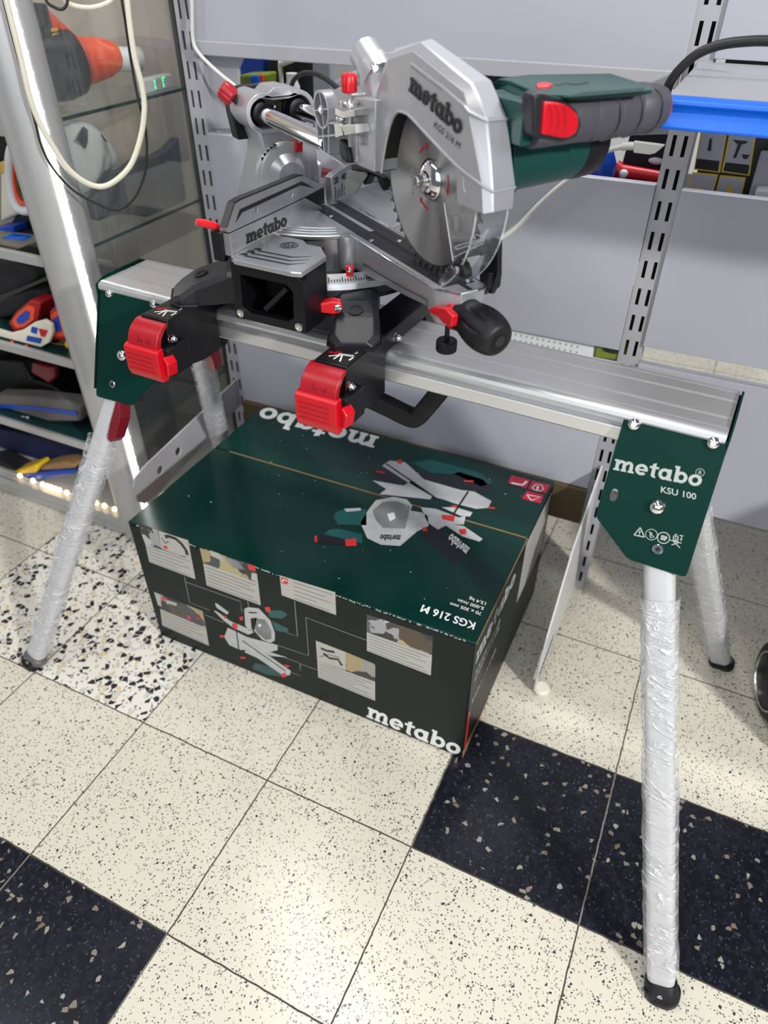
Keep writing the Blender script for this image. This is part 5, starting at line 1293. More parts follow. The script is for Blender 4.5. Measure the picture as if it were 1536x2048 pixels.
# feet: sloping toes at the corners, each with a slot and a bolt hole
def foot(px, py, tx, ty, w0, w1, slot=True):
    """from the base corner (px, py) out to the toe (tx, ty)"""
    d = V((tx - px, ty - py)); L = d.length; d.normalize(); n = V((-d.y, d.x))
    f = Fr(TB.p(px, py, BT), U_ * d.x + V_ * d.y, U_ * n.x + V_ * n.y, ZZ)
    b = MB(); R_ = []
    def ring(x, w, z1, z0=0.0, ch=0.006): return [f.p(x, -w, z0), f.p(x, -w, z1 - ch), f.p(x, -w + ch * 1.4, z1), f.p(x, w - ch * 1.4, z1), f.p(x, w, z1 - ch), f.p(x, w, z0)]
    b.loft([ring(-0.02, w0, 0.050), ring(L * 0.30, w0 * 0.97, 0.046), ring(L * 0.66, (w0 + w1) / 2, 0.033), ring(L * 0.72, w1 * 0.98, 0.030), ring(L * 0.90, w1, 0.017), ring(L, w1 * 0.72, 0.010)])
    o = b.build('foot', M['slate'], saw, smooth=0, bevel=0.0016)
    b = MB(); b.loft([ring(L * 0.70, w1 * 1.10, 0.004, 0, 0.001), ring(L * 0.92, w1 * 1.10, 0.004, 0, 0.001), ring(L * 1.04, w1 * 0.74, 0.004, 0, 0.001)]); b.build('foot_rim', M['black'], o, smooth=0)
    hs = [(-0.02, 0.050), (L * 0.30, 0.046), (L * 0.66, 0.033), (L * 0.72, 0.030), (L, 0.010)]
    def zz(x):
        for (x0, z0), (x1, z1) in zip(hs, hs[1:]):
            if x <= x1: return z0 + (z1 - z0) * (x - x0) / (x1 - x0)
        return 0.010
    if slot:
        b = MB(); x0, x1 = L * 0.10, L * 0.46
        b.add([f.p(x0, -w0 * .42, zz(x0) + 0.0008), f.p(x1, -w0 * .42, zz(x1) + 0.0008), f.p(x1, w0 * .42, zz(x1) + 0.0008), f.p(x0, w0 * .42, zz(x0) + 0.0008)], [(0, 1, 2, 3)])
        b.build('slot', M['ink'], o, smooth=0, solid=0.001)
    xb = L * 0.62
    b = MB(); ax = (f.ax[2] + f.ax[0] * 0.32).normalized(); b.lathe(f.p(xb, 0, zz(xb) + 0.0005), ax, [(0, 0.011), (0.0015, 0.011), (0.0016, 0.0075), (0.0004, 0.007), (0.0004, 0.004), (-0.001, 0.0036)], 22); b.build('bolt_hole', M['black'], o)
    return o
foot(0.118, -0.108, 0.178, -0.228, 0.031, 0.035)
foot(0.118, 0.118, 0.182, 0.243, 0.030, 0.033)
f1 = foot(-0.060, -0.130, -0.155, -0.205, 0.040, 0.040, slot=False)
foot(-0.090, 0.115, -0.150, 0.222, 0.032, 0.034, slot=False)
b = MB(); lp = [TB.p(x, y, z) for x, y, z in ((-0.088, -0.160, -0.052), (-0.092, -0.163, -0.044), (-0.090, -0.158, -0.040), (-0.070, -0.140, -0.036), (-0.030, -0.150, -0.030), (0.0, -0.165, -0.026))]
b.tube(smooth_path(lp, 6), 0.0032, 10); b.build('wire_loop', M['black'], saw)
# --- turntable with its arm
b = MB()
b.lathe(TB.p(0, 0, -0.056), ZZ, [(0, 0.138), (0.048, 0.138), (0.050, 0.150), (0.055, 0.151), (0.056, 0.1495)], 72)
b.build('turntable', M['mill'], saw, smooth=40, bevel=0.0006)
tt = bpy.data.objects['turntable']
b = MB()
for r in (0.139, 0.128, 0.117):
    for sgn, a0, a1 in ((1, -100, -52), (-1, 30, 95)):
        A_l = [math.radians(a0 + (a1 - a0) * k / 20) for k in range(21)]
        P = [(math.cos(a) * r, math.sin(a) * r) for a in A_l] + [(math.cos(a) * (r - 0.0022), math.sin(a) * (r - 0.0022)) for a in reversed(A_l)]
        b.prism(P, tm, 0.0, 0.0006)
b.build('raised_rings', M['chrome'], tt, smooth=0)
# arm: deep trough casting that tapers to the knob end
b = MB()
side = [(0.06, -0.004), (0.370, -0.004), (0.400, -0.006), (0.402, -0.044), (0.385, -0.050), (0.368, -0.046), (0.352, -0.030), (0.300, -0.036), (0.200, -0.044), (0.12, -0.052)]
outline = [(0.03, -0.034), (0.150, -0.034), (0.372, -0.034), (0.399, -0.018), (0.401, 0.016), (0.388, 0.027), (0.05, 0.034)]
rings = []
def dep(x): 
    pts = [(0.0, -0.053), (0.12, -0.052), (0.20, -0.045), (0.30, -0.037), (0.345, -0.032), (0.366, -0.046), (0.40, -0.046)]
    for (x0, z0), (x1, z1) in zip(pts, pts[1:]):
        if x0 <= x <= x1: return z0 + (z1 - z0) * (x - x0) / (x1 - x0)
    return -0.046
for x, y0, y1 in ((0.02, -0.034, 0.034), (0.12, -0.034, 0.034), (0.20, -0.034, 0.033), (0.30, -0.034, 0.031), (0.345, -0.034, 0.029), (0.366, -0.034, 0.028), (0.374, -0.033, 0.0275), (0.388, -0.024, 0.027), (0.399, -0.016, 0.018)):
    z0 = dep(x)
    rings.append([AR.p(x, y0, -0.003), AR.p(x, y0 + 0.001, -0.0002), AR.p(x, y1 - 0.001, -0.0002), AR.p(x, y1, -0.003), AR.p(x, y1 - 0.003, z0), AR.p(x, y0 + 0.003, z0)])
b.loft(rings); arm = b.build('table_arm', M['cast'], saw, smooth=30, bevel=0.0012)
b = MB(); P = [(0.150, -0.0345), (0.372, -0.0345), (0.400, -0.0175)]
b.tube([AR.p(x, y, -0.0005) for x, y in P], 0.0016, 8)
b.tube([AR.p(x, y, -0.0005) for x, y in ((0.4005, 0.006), (0.4005, 0.017), (0.389, 0.0275), (0.05, 0.033))], 0.0016, 8)
b.build('bright_edge', M['chrome'], arm)
b = MB()                                             # casting line and pocket on the side of the arm
b.tube(smooth_path([AR.p(0.185, -0.0345, -0.030), AR.p(0.28, -0.0345, -0.0265), AR.p(0.345, -0.0345, -0.022), AR.p(0.3535, -0.0345, -0.026), AR.p(0.3545, -0.0345, -0.032)], 5), 0.0007, 6); b.build('casting_line', M['dark'], arm)
b = MB(); b.lathe(AR.p(0.148, -0.038, -0.046), ZZ, [(0, 0.0125), (0.040, 0.0125), (0.046, 0.0115), (0.0462, 0.009)], 24); b.build('boss', M['cast'], arm)
# pointer
b = MB(); pf = Fr(AR.p(0.174, -0.050, -0.0455), (B_ * 0.85 + A_ * 0.5).normalized(), ZZ, (B_ * -0.5 + A_ * 0.85).normalized())
b.prism([(-0.0062, 0.012), (0.0062, 0.012), (0.0056, 0.004), (0.0048, -0.002), (0, -0.011), (-0.0048, -0.002), (-0.0056, 0.004)], pf.fmap(2), -0.004, 0.003); pt_ = b.build('pointer', M['red'], saw, smooth=0, bevel=0.0008)
b = MB(); b.lathe(pf.p(0, 0.008, 0.003), pf.ax[2], [(0, 0.0032), (0.0012, 0.0032), (0.0022, 0.0018)], 14); b.build('pointer_screw', M['chrome'], pt_)
# table insert with the slot, and its screws
b = MB()
b.prism([(0.005, -0.0255), (0.373, -0.0255), (0.373, -0.0035), (0.005, -0.0035)], am, -0.0012, 0.0002)
b.prism([(0.005, 0.0035), (0.378, 0.0035), (0.378, 0.0185), (0.005, 0.0185)], am, -0.0012, 0.0002)
ins = b.build('table_insert', M['slate'], saw, smooth=0, bevel=0.0006)
b = MB(); b.box(AR, 0.005, 0.396, -0.0035, 0.0035, -0.0014, -0.0001); b.build('blade_slot', M['dark'], ins, smooth=0)
b = MB(); b.box(AR, -0.02, 0.30, 0.0185, 0.0260, -0.001, 0.0003); b.build('dark_channel', M['ink'], ins, smooth=0)
for x, y in ((0.185, -0.0205), (0.365, -0.0200), (0.205, 0.0130), (0.372, 0.0120), (0.06, -0.0205)):
    b = MB(); b.lathe(AR.p(x, y, 0.0), ZZ, [(0, 0.0038), (0.0009, 0.0036), (0.0012, 0.0018), (0.0004, 0.0014)], 16); b.build('insert_screw', M['zinc'], ins)
b = MB()
for k in range(2): b.box(AR, 0.331, 0.340, -0.0185 + k * 0.004, -0.0173 + k * 0.004, 0.0002, 0.0004)
b.build('slot_mark', M['ink'], ins, smooth=0)
# --- mitre scale on the base front
A_l = [math.radians(-66 + 40 * k / 28) for k in range(29)]
b = MB(); r0, r1 = 0.178, 0.198
rings = [[TB.p(math.cos(a) * r, math.sin(a) * r, z) for r, z in ((r0, -0.0445), (r1, -0.052), (r1 + 0.002, -0.060), (r0, -0.060))] for a in A_l]
b.loft(rings); sc = b.build('mitre_scale', M['mill'], saw, smooth=30)
b = MB()
for k in range(33):
    a = math.radians(-64 + 37 * k / 32); l = (0.009, 0.005, 0.005, 0.005, 0.005)[k % 5]
    p0, p1 = r1 - 0.004 - 0.0, r1 - 0.004 - l
    da = 0.0007 / r1 * 2.2; zf = lambda r: -0.0445 - 0.0075 * (r - r0) / (r1 - r0) + 0.0004
    b.add([TB.p(math.cos(a) * p1, math.sin(a) * p1, zf(p1)), TB.p(math.cos(a + da) * p1, math.sin(a + da) * p1, zf(p1)), TB.p(math.cos(a + da) * p0, math.sin(a + da) * p0, zf(p0)), TB.p(math.cos(a) * p0, math.sin(a) * p0, zf(p0))], [(0, 1, 2, 3)])
b.build('scale_marks', M['ink'], sc, smooth=0)
b = MB(); rings = [[TB.p(math.cos(a) * r, math.sin(a) * r, z) for r, z in ((0.140, -0.056), (0.197, -0.060), (0.199, -0.070), (0.175, -0.088), (0.140, -0.088))] for a in [math.radians(-72 + 52 * k / 20) for k in range(21)]]
b.loft(rings); b.build('scale_carrier', M['slate'], saw, smooth=30, bevel=0.001)
# red table-lock lever beside the wing
b = MB(); q = TB.p(0.128, -0.205, -0.064); lf = Fr(q, (U_ * 0.55 + V_ * -0.83).normalized(), (U_ * 0.83 + V_ * 0.55).normalized(), ZZ)
b.prism([(-0.014, -0.006), (0.004, -0.010), (0.014, -0.008), (0.018, 0.0), (0.014, 0.008), (0.004, 0.010), (-0.014, 0.007)], lambda a, c, d: lf.p(d, a, c), -0.006, 0.009); lv = b.build('table_lever', M['red'], saw, smooth=0, bevel=0.0025)
b = MB(); b.lathe(lf.p(0.009, 0.011, 0), lf.ax[0], [(0, 0.005), (0.001, 0.005), (0.002, 0.0034)], 14); b.build('lever_screw', M['chrome'], lv)
b = MB(); b.box(TB, 0.116, 0.140, -0.215, -0.150, -0.092, -0.074); b.build('lever_block', M['black'], saw, smooth=0, bevel=0.001)

# --- fences: lower rails fixed, left upper part sliding
fx = 0.008; fm = TB.fmap(0)
b = MB(); b.prism([(-0.251, -0.003), (-0.250, 0.0265), (-0.068, 0.0265), (-0.022, 0.001), (-0.022, -0.003)], fm, fx - 0.012, fx); fl = b.build('fence', M['fence_al'], saw, smooth=0, bevel=0.0008)
b = MB(); b.box(TB, fx - 0.011, fx - 0.001, -0.250, -0.068, 0.0262, 0.0280); b.build('fence_seam', M['ink'], fl, smooth=0)
b = MB(); f = affine(TB, 0, fx + 0.0002, *R4((433, 607), (741, 466), (430, 533)), w=6.82, h=1); b.logo(f, 0, 0.0008); b.build('black_lettering', M['ink'], fl, smooth=0)
up = [(-0.2505, 0.0280), (-0.2545, 0.0360), (-0.2330, 0.0600), (-0.2200, 0.0615), (-0.0800, 0.0600), (-0.0720, 0.0580), (-0.0140, 0.0300), (-0.0640, 0.0280)]
h1 = circle(0.0038, 16, -0.189, 0.0415); h2 = circle(0.0038, 16, -0.104, 0.0405)
b = MB(); b.prism(up, fm, fx - 0.010, fx, holes=[h1, h2]); uf = b.build('sliding_fence', M['fence_al'], saw, smooth=0, bevel=0.0008)
b = MB()
b.prism([(-0.236, 0.0365), (-0.2240, 0.0505), (-0.0755, 0.0515), (-0.0420, 0.0340), (-0.0800, 0.0470), (-0.2200, 0.0455)], fm, fx, fx + 0.0005)
q = [(-0.2560, 0.0355), (-0.2340, 0.0612), (-0.2200, 0.0630), (-0.0800, 0.0615), (-0.0715, 0.0592), (-0.0715, 0.0575), (-0.0800, 0.0597), (-0.2200, 0.0611), (-0.2330, 0.0596), (-0.2535, 0.0358)]
b.prism(q, fm, fx - 0.0105, fx + 0.0004)
b.build('black_groove', M['ink'], uf, smooth=0)
b = MB(); b.box(TB, fx - 0.030, fx - 0.012, -0.2540, -0.244, -0.012, 0.027); b.build('fence_bracket', M['black'], fl, smooth=0, bevel=0.002)
b = MB(); b.box(TB, fx - 0.04, fx - 0.013, -0.060, 0.005, -0.004, 0.024); b.build('fence_slider', M['black'], fl, smooth=0, bevel=0.002)
b = MB(); lp = [TB.p(-0.014, -0.244, 0.030), TB.p(-0.018, -0.252, 0.034), TB.p(-0.024, -0.260, 0.038), TB.p(-0.030, -0.268, 0.041)]
b.tube(lp, lambda t: 0.0042 + 0.0012 * math.sin(t * PI), 10); b.build('fence_lever', M['red'], uf)
b = MB(); b.prism([(0.008, -0.004), (0.006, 0.0385), (0.020, 0.0420), (0.235, 0.0600), (0.245, 0.036), (0.245, -0.004)], fm, fx - 0.012, fx); fr2 = b.build('fence', M['fence_al'], saw, smooth=0, bevel=0.0008)
b = MB(); pl_ = lambda a, c, d: TB.p(fx + d, a, c)
for k, tx in enumerate(('20', '40', '60')): b.text(tx, pl_, 0.0135, 0, 0.0006, x=0.0125 + k * 0.0235, y=0.0265 + k * 0.0005, bold=0.01)
for k in range(9): b.box(TB, fx, fx + 0.0006, 0.016 + k * 0.0068, 0.0170 + k * 0.0068, 0.004, 0.017 + (0.006 if k % 3 == 0 else 0.0))
b.build('scale_print', M['ink'], fr2, smooth=0)

# --- mitre knob, red detent lever and clamp screw at the end of the arm
kx = (A_ * 0.95 + ZZ * -0.12 + B_ * 0.05).normalized(); k0 = AR.p(0.386, -0.004, -0.031)
b = MB(); pr_ = [(-0.004, 0.014), (0.0, 0.0215), (0.008, 0.0222), (0.016, 0.0218), (0.026, 0.0242), (0.040, 0.0265), (0.054, 0.0260), (0.066, 0.0232), (0.073, 0.0190), (0.075, 0.0125)]
e1 = kx.orthogonal().normalized(); e2 = kx.cross(e1); rings = []
for h, r in smooth_path([(h, r, 0) for h, r in pr_], 3) and [(p.x, p.y) for p in smooth_path([(h, r, 0) for h, r in pr_], 3)]:
    ring_ = []
    for k in range(72):
        a = 2 * PI * k / 72; g = max(0, math.cos(a * 9)) ** 10 * (0.0026 * math.sin(PI * (h - 0.018) / 0.046) if 0.018 < h < 0.064 else 0.0)
        ring_.append(k0 + kx * h + (e1 * math.cos(a) + e2 * math.sin(a)) * (r - g))
    rings.append(ring_)
b.loft(rings); kb = b.build('mitre_knob', M['rubber'], saw, smooth=50)
b = MB(); b.lathe(k0 + kx * 0.0745, kx, [(0, 0.0105), (0.0012, 0.0105), (0.0012, 0.0075), (0.0009, 0.0075)], 24); b.build('end_ring', M['black'], kb)
b = MB(); b.lathe(k0 + kx * 0.0756, kx, [(0, 0.0072), (0.0002, 0.0060)], 20); b.build('end_hole', M['dark'], kb)
b = MB(); b.lathe(k0 + kx * -0.006, kx, [(0, 0.0245), (0.006, 0.0250), (0.010, 0.0220)], 30)
q = [AR.p(*AR.at(*w, 1, -0.040)) for w in R5((862, 822), (868, 795), (905, 782), (985, 795), (1040, 850), (1030, 930), (975, 905), (925, 850))]
cv = [(d + B_ * 0.0) for d in q]
b.loft([[p + B_ * o for p in cv] for o in (0.0, 0.009)])
b.build('detent_lever', M['red'], saw, smooth=35, bevel=0.0012)
b = MB(); s0 = AR.p(*AR.at(893, 690, 1, -0.012)); b.cyl(s0, s0 + ZZ * 0.035, 0.0032, 12); b.build('clamp_screw', M['black'], saw)
b = MB(); rings = []
for h, r in ((-0.008, 0.0118), (-0.0065, 0.0130), (0.006, 0.0130), (0.0075, 0.0118)):
    rings.append([s0 + ZZ * h + U_ * (r + (0.0006 if k % 2 else 0)) * math.cos(2 * PI * k / 48) + V_ * (r + (0.0006 if k % 2 else 0)) * math.sin(2 * PI * k / 48) for k in range(48)])
b.loft(rings); b.build('knurled_nut', M['black'], saw, smooth=20)
# side stop plate on the far side of the arm
b = MB(); q = AR.poly([(963, 575), (962, 540), (985, 476), (1000, 480), (999, 545), (986, 588)], 1, 0.036); b.prism(q, AR.fmap(1), 0.033, 0.040)
q = AR.poly(R3((845, 1795), (880, 1770), (912, 1772), (898, 1890), (852, 1932), (810, 1925)), 1, 0.034); b.prism(q, AR.fmap(1), 0.026, 0.046)
b.build('side_stop', M['black'], saw, smooth=0, bevel=0.0015)

# --- rear column, tilt bearing and sleeve for the slide tubes
b = MB()
b.loft([[AR.p(x, y, z) for x, y in rr] for z, rr in (
    (-0.060, [(-0.270, -0.060), (-0.120, -0.060), (-0.120, 0.060), (-0.270, 0.060)]),
    (0.000, [(-0.236, -0.052), (-0.138, -0.050), (-0.138, 0.056), (-0.236, 0.056)]),
    (0.045, [(-0.214, -0.044), (-0.138, -0.042), (-0.138, 0.052), (-0.214, 0.052)]),
    (0.062, [(-0.208, -0.044), (-0.136, -0.044), (-0.136, 0.052), (-0.208, 0.052)]),
    (0.088, [(-0.202, -0.052), (-0.140, -0.050), (-0.140, 0.050), (-0.202, 0.048)]))])
col = b.build('rear_column', M['silver'], saw, smooth=30, bevel=0.004, segs=3)
b = MB(); b.lathe(AR.p(-0.140, -0.011, 0.018), A_, [(0, 0.0490), (0.009, 0.0490), (0.011, 0.0470), (0.018, 0.0445), (0.021, 0.0330), (0.034, 0.0250), (0.038, 0.0230), (0.040, 0.014)], 40); b.build('tilt_bearing', M['cast'], saw, smooth=30)
b = MB(); rf = Fr(AR.p(-0.118, 0.010, 0.062), B_, ZZ, A_)
b.prism([(-0.007, -0.010), (0.006, -0.011), (0.008, 0.008), (0.004, 0.013), (-0.003, 0.013)], rf.fmap(2), -0.006, 0.004); bt_ = b.build('bevel_pointer', M['red2'], saw, smooth=0, bevel=0.001)
b = MB(); b.lathe(rf.p(0.001, 0.006, 0.004), A_, [(0, 0.0035), (0.0014, 0.0032), (0.002, 0.001)], 12); b.build('pointer_screw', M['chrome'], bt_)
b = MB()
for k in range(5): 
    a = math.radians(108 + k * 9); p = rf
    b.box(Fr(AR.p(-0.1285, -0.011 + 0.0465 * math.cos(a), 0.018 + 0.0465 * math.sin(a)), B_, ZZ, A_), -0.0030, 0.0022, -0.0022, 0.0022, 0, 0.0012)
b.build('bevel_label', M['slate'], saw, smooth=0)
b = MB(); b.tube([AR.p(-0.13, 0.055, 0.012), AR.p(-0.115, 0.085, 0.004), AR.p(-0.105, 0.105, -0.004)], 0.008, 10); b.build('bevel_lever', M['maroon'], saw)
TY0, TY1, TH, TR = -0.040, 0.022, 0.109, 0.0122
def stadium(r, e=0.0, n=10):
    out = [(TY1 + r * math.cos(a), TH + r * math.sin(a)) for a in [-PI / 2 + PI * k / n for k in range(n + 1)]]
    mid = (TY0 + TY1) / 2
    out += [(mid + 0.014, TH + r - e), (mid - 0.012, TH + r - e)] if e else []
    out += [(TY0 + r * math.cos(a), TH + r * math.sin(a)) for a in [PI / 2 + PI * k / n for k in range(n + 1)]]
    return out
b = MB(); b.prism(stadium(0.0285, 0.006), AR.fmap(0), -0.206, -0.130, holes=[stadium(0.0215, 0.004)])
b.prism([(TY0 + 0.01, TH + 0.022), (TY1 - 0.004, TH + 0.022), (TY1 - 0.012, TH + 0.033), (TY0 + 0.024, TH + 0.033)], AR.fmap(0), -0.196, -0.140)
b.build('tube_sleeve', M['silver'], saw, smooth=32, bevel=0.001)
b = MB(); b.prism(stadium(0.0218), AR.fmap(0), -0.205, -0.160); b.build('sleeve_lining', M['ink'], saw, smooth=32)
b = MB(); b.prism(stadium(0.0275), AR.fmap(0), -0.232, -0.206); b.prism([(TY0 - 0.028, TH - 0.005), (TY0 + 0.02, TH - 0.005), (TY0 + 0.01, TH - 0.048), (TY0 - 0.022, TH - 0.048)], AR.fmap(0), -0.230, -0.200); b.build('rear_cap', M['black'], saw, smooth=32, bevel=0.002)
for y in (TY0, TY1):
    b = MB(); b.cyl(AR.p(-0.205, y, TH), AR.p(0.105, y, TH), TR, 28); tb_ = b.build('slide_tube', M['chrome'], saw)
    b = MB(); b.lathe(AR.p(-0.166, y, TH), A_, [(0, 0.0185), (0.012, 0.0185), (0.014, 0.0165), (0.034, 0.0160), (0.035, 0.0124)], 28); b.build('tube_bush', M['black'], tb_)
b = MB(); b.lathe(AR.p(-0.1605, -0.010, TH + 0.004), A_, [(0, 0.0042), (0.004, 0.004), (0.006, 0.002)], 14); b.build('sleeve_screw', M['chrome'], saw)
# red clamp knob of the slide tubes
kn = AR.p(-0.176, -0.064, 0.120); kd = (A_ * -0.45 + B_ * -0.62 + ZZ * 0.64).normalized()
def star_knob(p, ax, r, h, m, name, parent, lobes=6):
    e1 = ax.orthogonal().normalized(); e2 = ax.cross(e1); b = MB(); rings = []
    for hh, s in ((0, .72), (h * .10, .95), (h * .5, 1.0), (h * .88, .92), (h, .70)):
        rings.append([p + ax * hh + (e1 * math.cos(2 * PI * k / 48) + e2 * math.sin(2 * PI * k / 48)) * r * s * (1 - 0.10 * max(0, math.cos(lobes * 2 * PI * k / 48)) ** 3) for k in range(48)])
    b.loft(rings); o = b.build(name, m, parent, smooth=40)
    b = MB(); b.lathe(p + ax * h, ax, [(-0.001, r * .32), (0.0006, r * .30), (0.0006, r * .2), (-0.001, r * .18)], 14); b.build('knob_cap', m, o)
    return o
b = MB(); b.cyl(kn - kd * 0.012, kn + kd * 0.010, 0.0042, 12); b.build('clamp_bolt', M['black'], saw)
star_knob(kn + kd * 0.008, kd, 0.0150, 0.024, M['red2'], 'tube_clamp_knob', saw)
# mains cord leaving the motor over the tubes
pts = [AR.p(*AR.at(u, v, 1, 0.075)) for u, v in [(580, 182), (588, 160), (606, 147), (628, 147), (652, 158), (680, 180), (705, 200), (735, 215)]]
b = MB(); b.tube(smooth_path(pts, 6), 0.0040, 10); b.build('power_cord', M['cable_black'], saw)

# --- saw head: carriage on the tubes
b = MB(); yb0, yb1 = -0.050, 0.040
P = AR.poly(R2((905, 620), (935, 545), (1030, 490), (1060, 505), (1130, 560), (1150, 700), (1170, 930), (1180, 1140), (1100, 1130), (1010, 1070), (940, 1000), (925, 780)), 1, yb0)
b.prism(P, AR.fmap(1), yb0 + 0.012, yb1); b.build('carriage', M['cast'], saw, smooth=30, bevel=0.002)
dc = AR.at(*R2((962, 680))[0], 1, yb0)
b = MB()
b.prism(circle(0.0225, 36, dc[0], dc[2]), AR.fmap(1), yb0 - 0.003, yb0 + 0.014, holes=[circle(0.0198, 36, dc[0], dc[2])])
b.lathe(AR.p(dc[0], yb0 - 0.003, dc[2]), B_, [(0, 0.0058), (0.016, 0.0058)], 20)
for k in range(4):
    a = math.radians(12 + 90 * k); c_, s_ = math.cos(a), math.sin(a)
    q = [(dc[0] + c_ * r - s_ * w, dc[2] + s_ * r + c_ * w) for r, w in ((0.004, -0.0009), (0.0205, -0.0009), (0.0205, 0.0009), (0.004, 0.0009))]
    b.prism(q, AR.fmap(1), yb0 - 0.002, yb0 + 0.013)
rb = AR.poly(R2((915, 800), (935, 790), (960, 1010), (1060, 1110), (1150, 1150), (1140, 1110), (1040, 1030), (1020, 850), (1090, 790), (1080, 770), (1010, 830)), 1, yb0)
for l0, l1 in (((915, 790), (945, 1020)), ((965, 830), (985, 1045)), ((1018, 800), (1022, 1060)), ((925, 910), (1090, 895)), ((945, 1020), (1150, 1150)), ((1010, 790), (1090, 800)), ((1085, 790), (1090, 920))):
    p, q = [V(w) for w in AR.poly(R2(l0, l1), 1, yb0)]; d = (q - p).normalized(); n = V((-d.y, d.x)) * 0.0012
    b.prism([tuple(p + n), tuple(p - n), tuple(q - n), tuple(q + n)], AR.fmap(1), yb0 - 0.002, yb0 + 0.014)
b.build('carriage_ribs', M['silver'], saw, smooth=32, bevel=0.0004)
b = MB(); b.lathe(AR.p(dc[0], yb0 - 0.0035, dc[2]), -B_, [(0, 0.0036), (0.0015, 0.0030)], 16); b.build('pivot_pin', M['zinc'], saw)
b = MB(); P = AR.poly(R2((1095, 930), (1130, 940), (1165, 1010), (1190, 1130), (1140, 1140), (1100, 1060)), 1, -0.045); b.prism(P, AR.fmap(1), -0.045, 0.0); b.build('pivot_cover', M['slate'], saw, smooth=30, bevel=0.003)
# depth stop: red screw through a bracket
s0 = AR.at(*R2((1190, 560))[0], 1, -0.045)
sx = lambda z: AR.p(s0[0], -0.045, z)
b = MB(); b.cyl(sx(0.120), sx(0.186), 0.0030, 12); b.build('stop_screw', M['zinc'], saw)
b = MB(); zk = AR.at(*R2((1200, 540))[0], 1, -0.045)[2]; zt = AR.at(*R2((1205, 375))[0], 1, -0.045)[2]
rings = []
for h, s in ((zk, .8), (zk + .002, 1), (zt - .003, 1), (zt, .78)):
    rings.append([sx(h) + (U_ * math.cos(2 * PI * k / 40) + V_ * math.sin(2 * PI * k / 40)) * 0.0098 * s * (1 - .10 * max(0, math.cos(8 * 2 * PI * k / 40)) ** 2) for k in range(40)])
b.loft(rings); b.lathe(sx(zt), ZZ, [(-.001, .004), (.0006, .0036), (.0006, .002)], 12); b.build('stop_knob', M['red'], saw, smooth=40)
b = MB(); z1 = AR.at(*R2((1180, 620))[0], 1, -0.045)[2]; b.lathe(sx(z1 - 0.003), ZZ, [(0, 0.0125), (0.002, 0.0125), (0.0022, 0.0118), (0.004, 0.0125), (0.006, 0.0115)], 26); b.build('lock_nut', M['zinc'], saw, smooth=30)
b = MB(); P = AR.poly(R2((1115, 660), (1180, 690), (1285, 665), (1285, 730), (1175, 750), (1115, 720)), 1, -0.048); b.prism(P, AR.fmap(1), -0.056, -0.030); P = AR.poly(R2((1135, 810), (1270, 800), (1285, 880), (1190, 900), (1160, 830)), 1, -0.05); b.prism(P, AR.fmap(1), -0.056, -0.036)
P = AR.poly(R2((1080, 800), (1135, 790), (1150, 900), (1090, 915)), 1, -0.05); b.prism(P, AR.fmap(1), -0.054, -0.036); b.build('stop_bracket', M['zinc'], saw, smooth=0, bevel=0.0008)
b = MB(); c = AR.at(*R2((1115, 755))[0], 1, -0.05); b.ball(AR.p(*c), AR, 0.0085, 0.006, 0.0042); b.build('dome_screw', M['chrome'], saw)
# block that joins the carriage to the guard
b = MB(); P = AR.poly(R2((1200, 570), (1255, 585), (1410, 598), (1400, 1215), (1210, 1135), (1150, 930), (1140, 740)), 1, -0.036); b.prism(P, AR.fmap(1), -0.036, 0.030)
b.build('head_block', M['silver'], saw, smooth=30, bevel=0.0015)
b = MB()
for y in (770, 890, 960, 1050):
    P = AR.poly(R2((1170, y), (1345, y + 22), (1345, y + 32), (1170, y + 10)), 1, -0.036); b.prism(P, AR.fmap(1), -0.0370, -0.035)
b.build('block_ribs', M['silver'], saw, smooth=0)

# --- blade guard: near face, chamfer, crown and far face
f1 = AR.poly(R3((40, 1020), (40, 515), (130, 215), (320, 155), (690, 455), (720, 590), (820, 1120), (830, 1345)), 1, -0.028)
f2 = AR.poly(R3((34, 1015), (36, 495), (134, 178), (375, 85), (745, 385), (860, 640), (900, 1170), (905, 1332)), 1, -0.020)
f3 = AR.poly(R3((185, 135), (450, 62), (885, 370), (1000, 640), (1060, 1130), (1042, 1305)), 1, 0.020)
f3 = [f2[0], f2[1]] + f3
b = MB(); W_ = lambda pts, y: [AR.p(a, y, c) for a, c in pts]
def open_loft(rows):
    n = len(rows[0]); vs = [p for r in rows for p in r]; fs = []
    for i in range(len(rows) - 1):
        for k in range(n - 1): fs.append([i * n + k, i * n + k + 1, (i + 1) * n + k + 1, (i + 1) * n + k])
    b.add(vs, fs)
open_loft([W_(f1, -0.028), W_(f2, -0.020), W_(f3, 0.020)])
g = b.build('guard_crown', M['silver'], saw, smooth=24, bevel=0.0022, segs=3)
arch = R3((640, 1270), (630, 1010), (300, 640), (250, 602), (205, 598), (170, 640), (140, 720), (115, 830), (95, 950), (85, 1045))
near = f1[:] + AR.poly(arch, 1, -0.028)
b = MB(); b.prism(near, AR.fmap(1), -0.0285, -0.0255); b.build('guard_face', M['silver'], g, smooth=0, bevel=0.0006)
b = MB(); P = [(f3[0][0], 0.105)] + f3 + AR.poly(R3((700, 1240), (640, 1000), (300, 700)), 1, 0.018); P = [(0.335 + (a - 0.335) * 0.975, 0.14 + (c - 0.14) * 0.97) for a, c in P]; b.prism(P, AR.fmap(1), 0.0150, 0.0185); b.build('guard_back', M['black'], g, smooth=0)
b = MB()
q = [V(w) for w in AR.poly(R3((300, 640), (250, 600), (205, 594), (166, 636), (135, 718), (110, 828), (90, 948), (80, 1042)), 1, -0.0255)]
vs = []
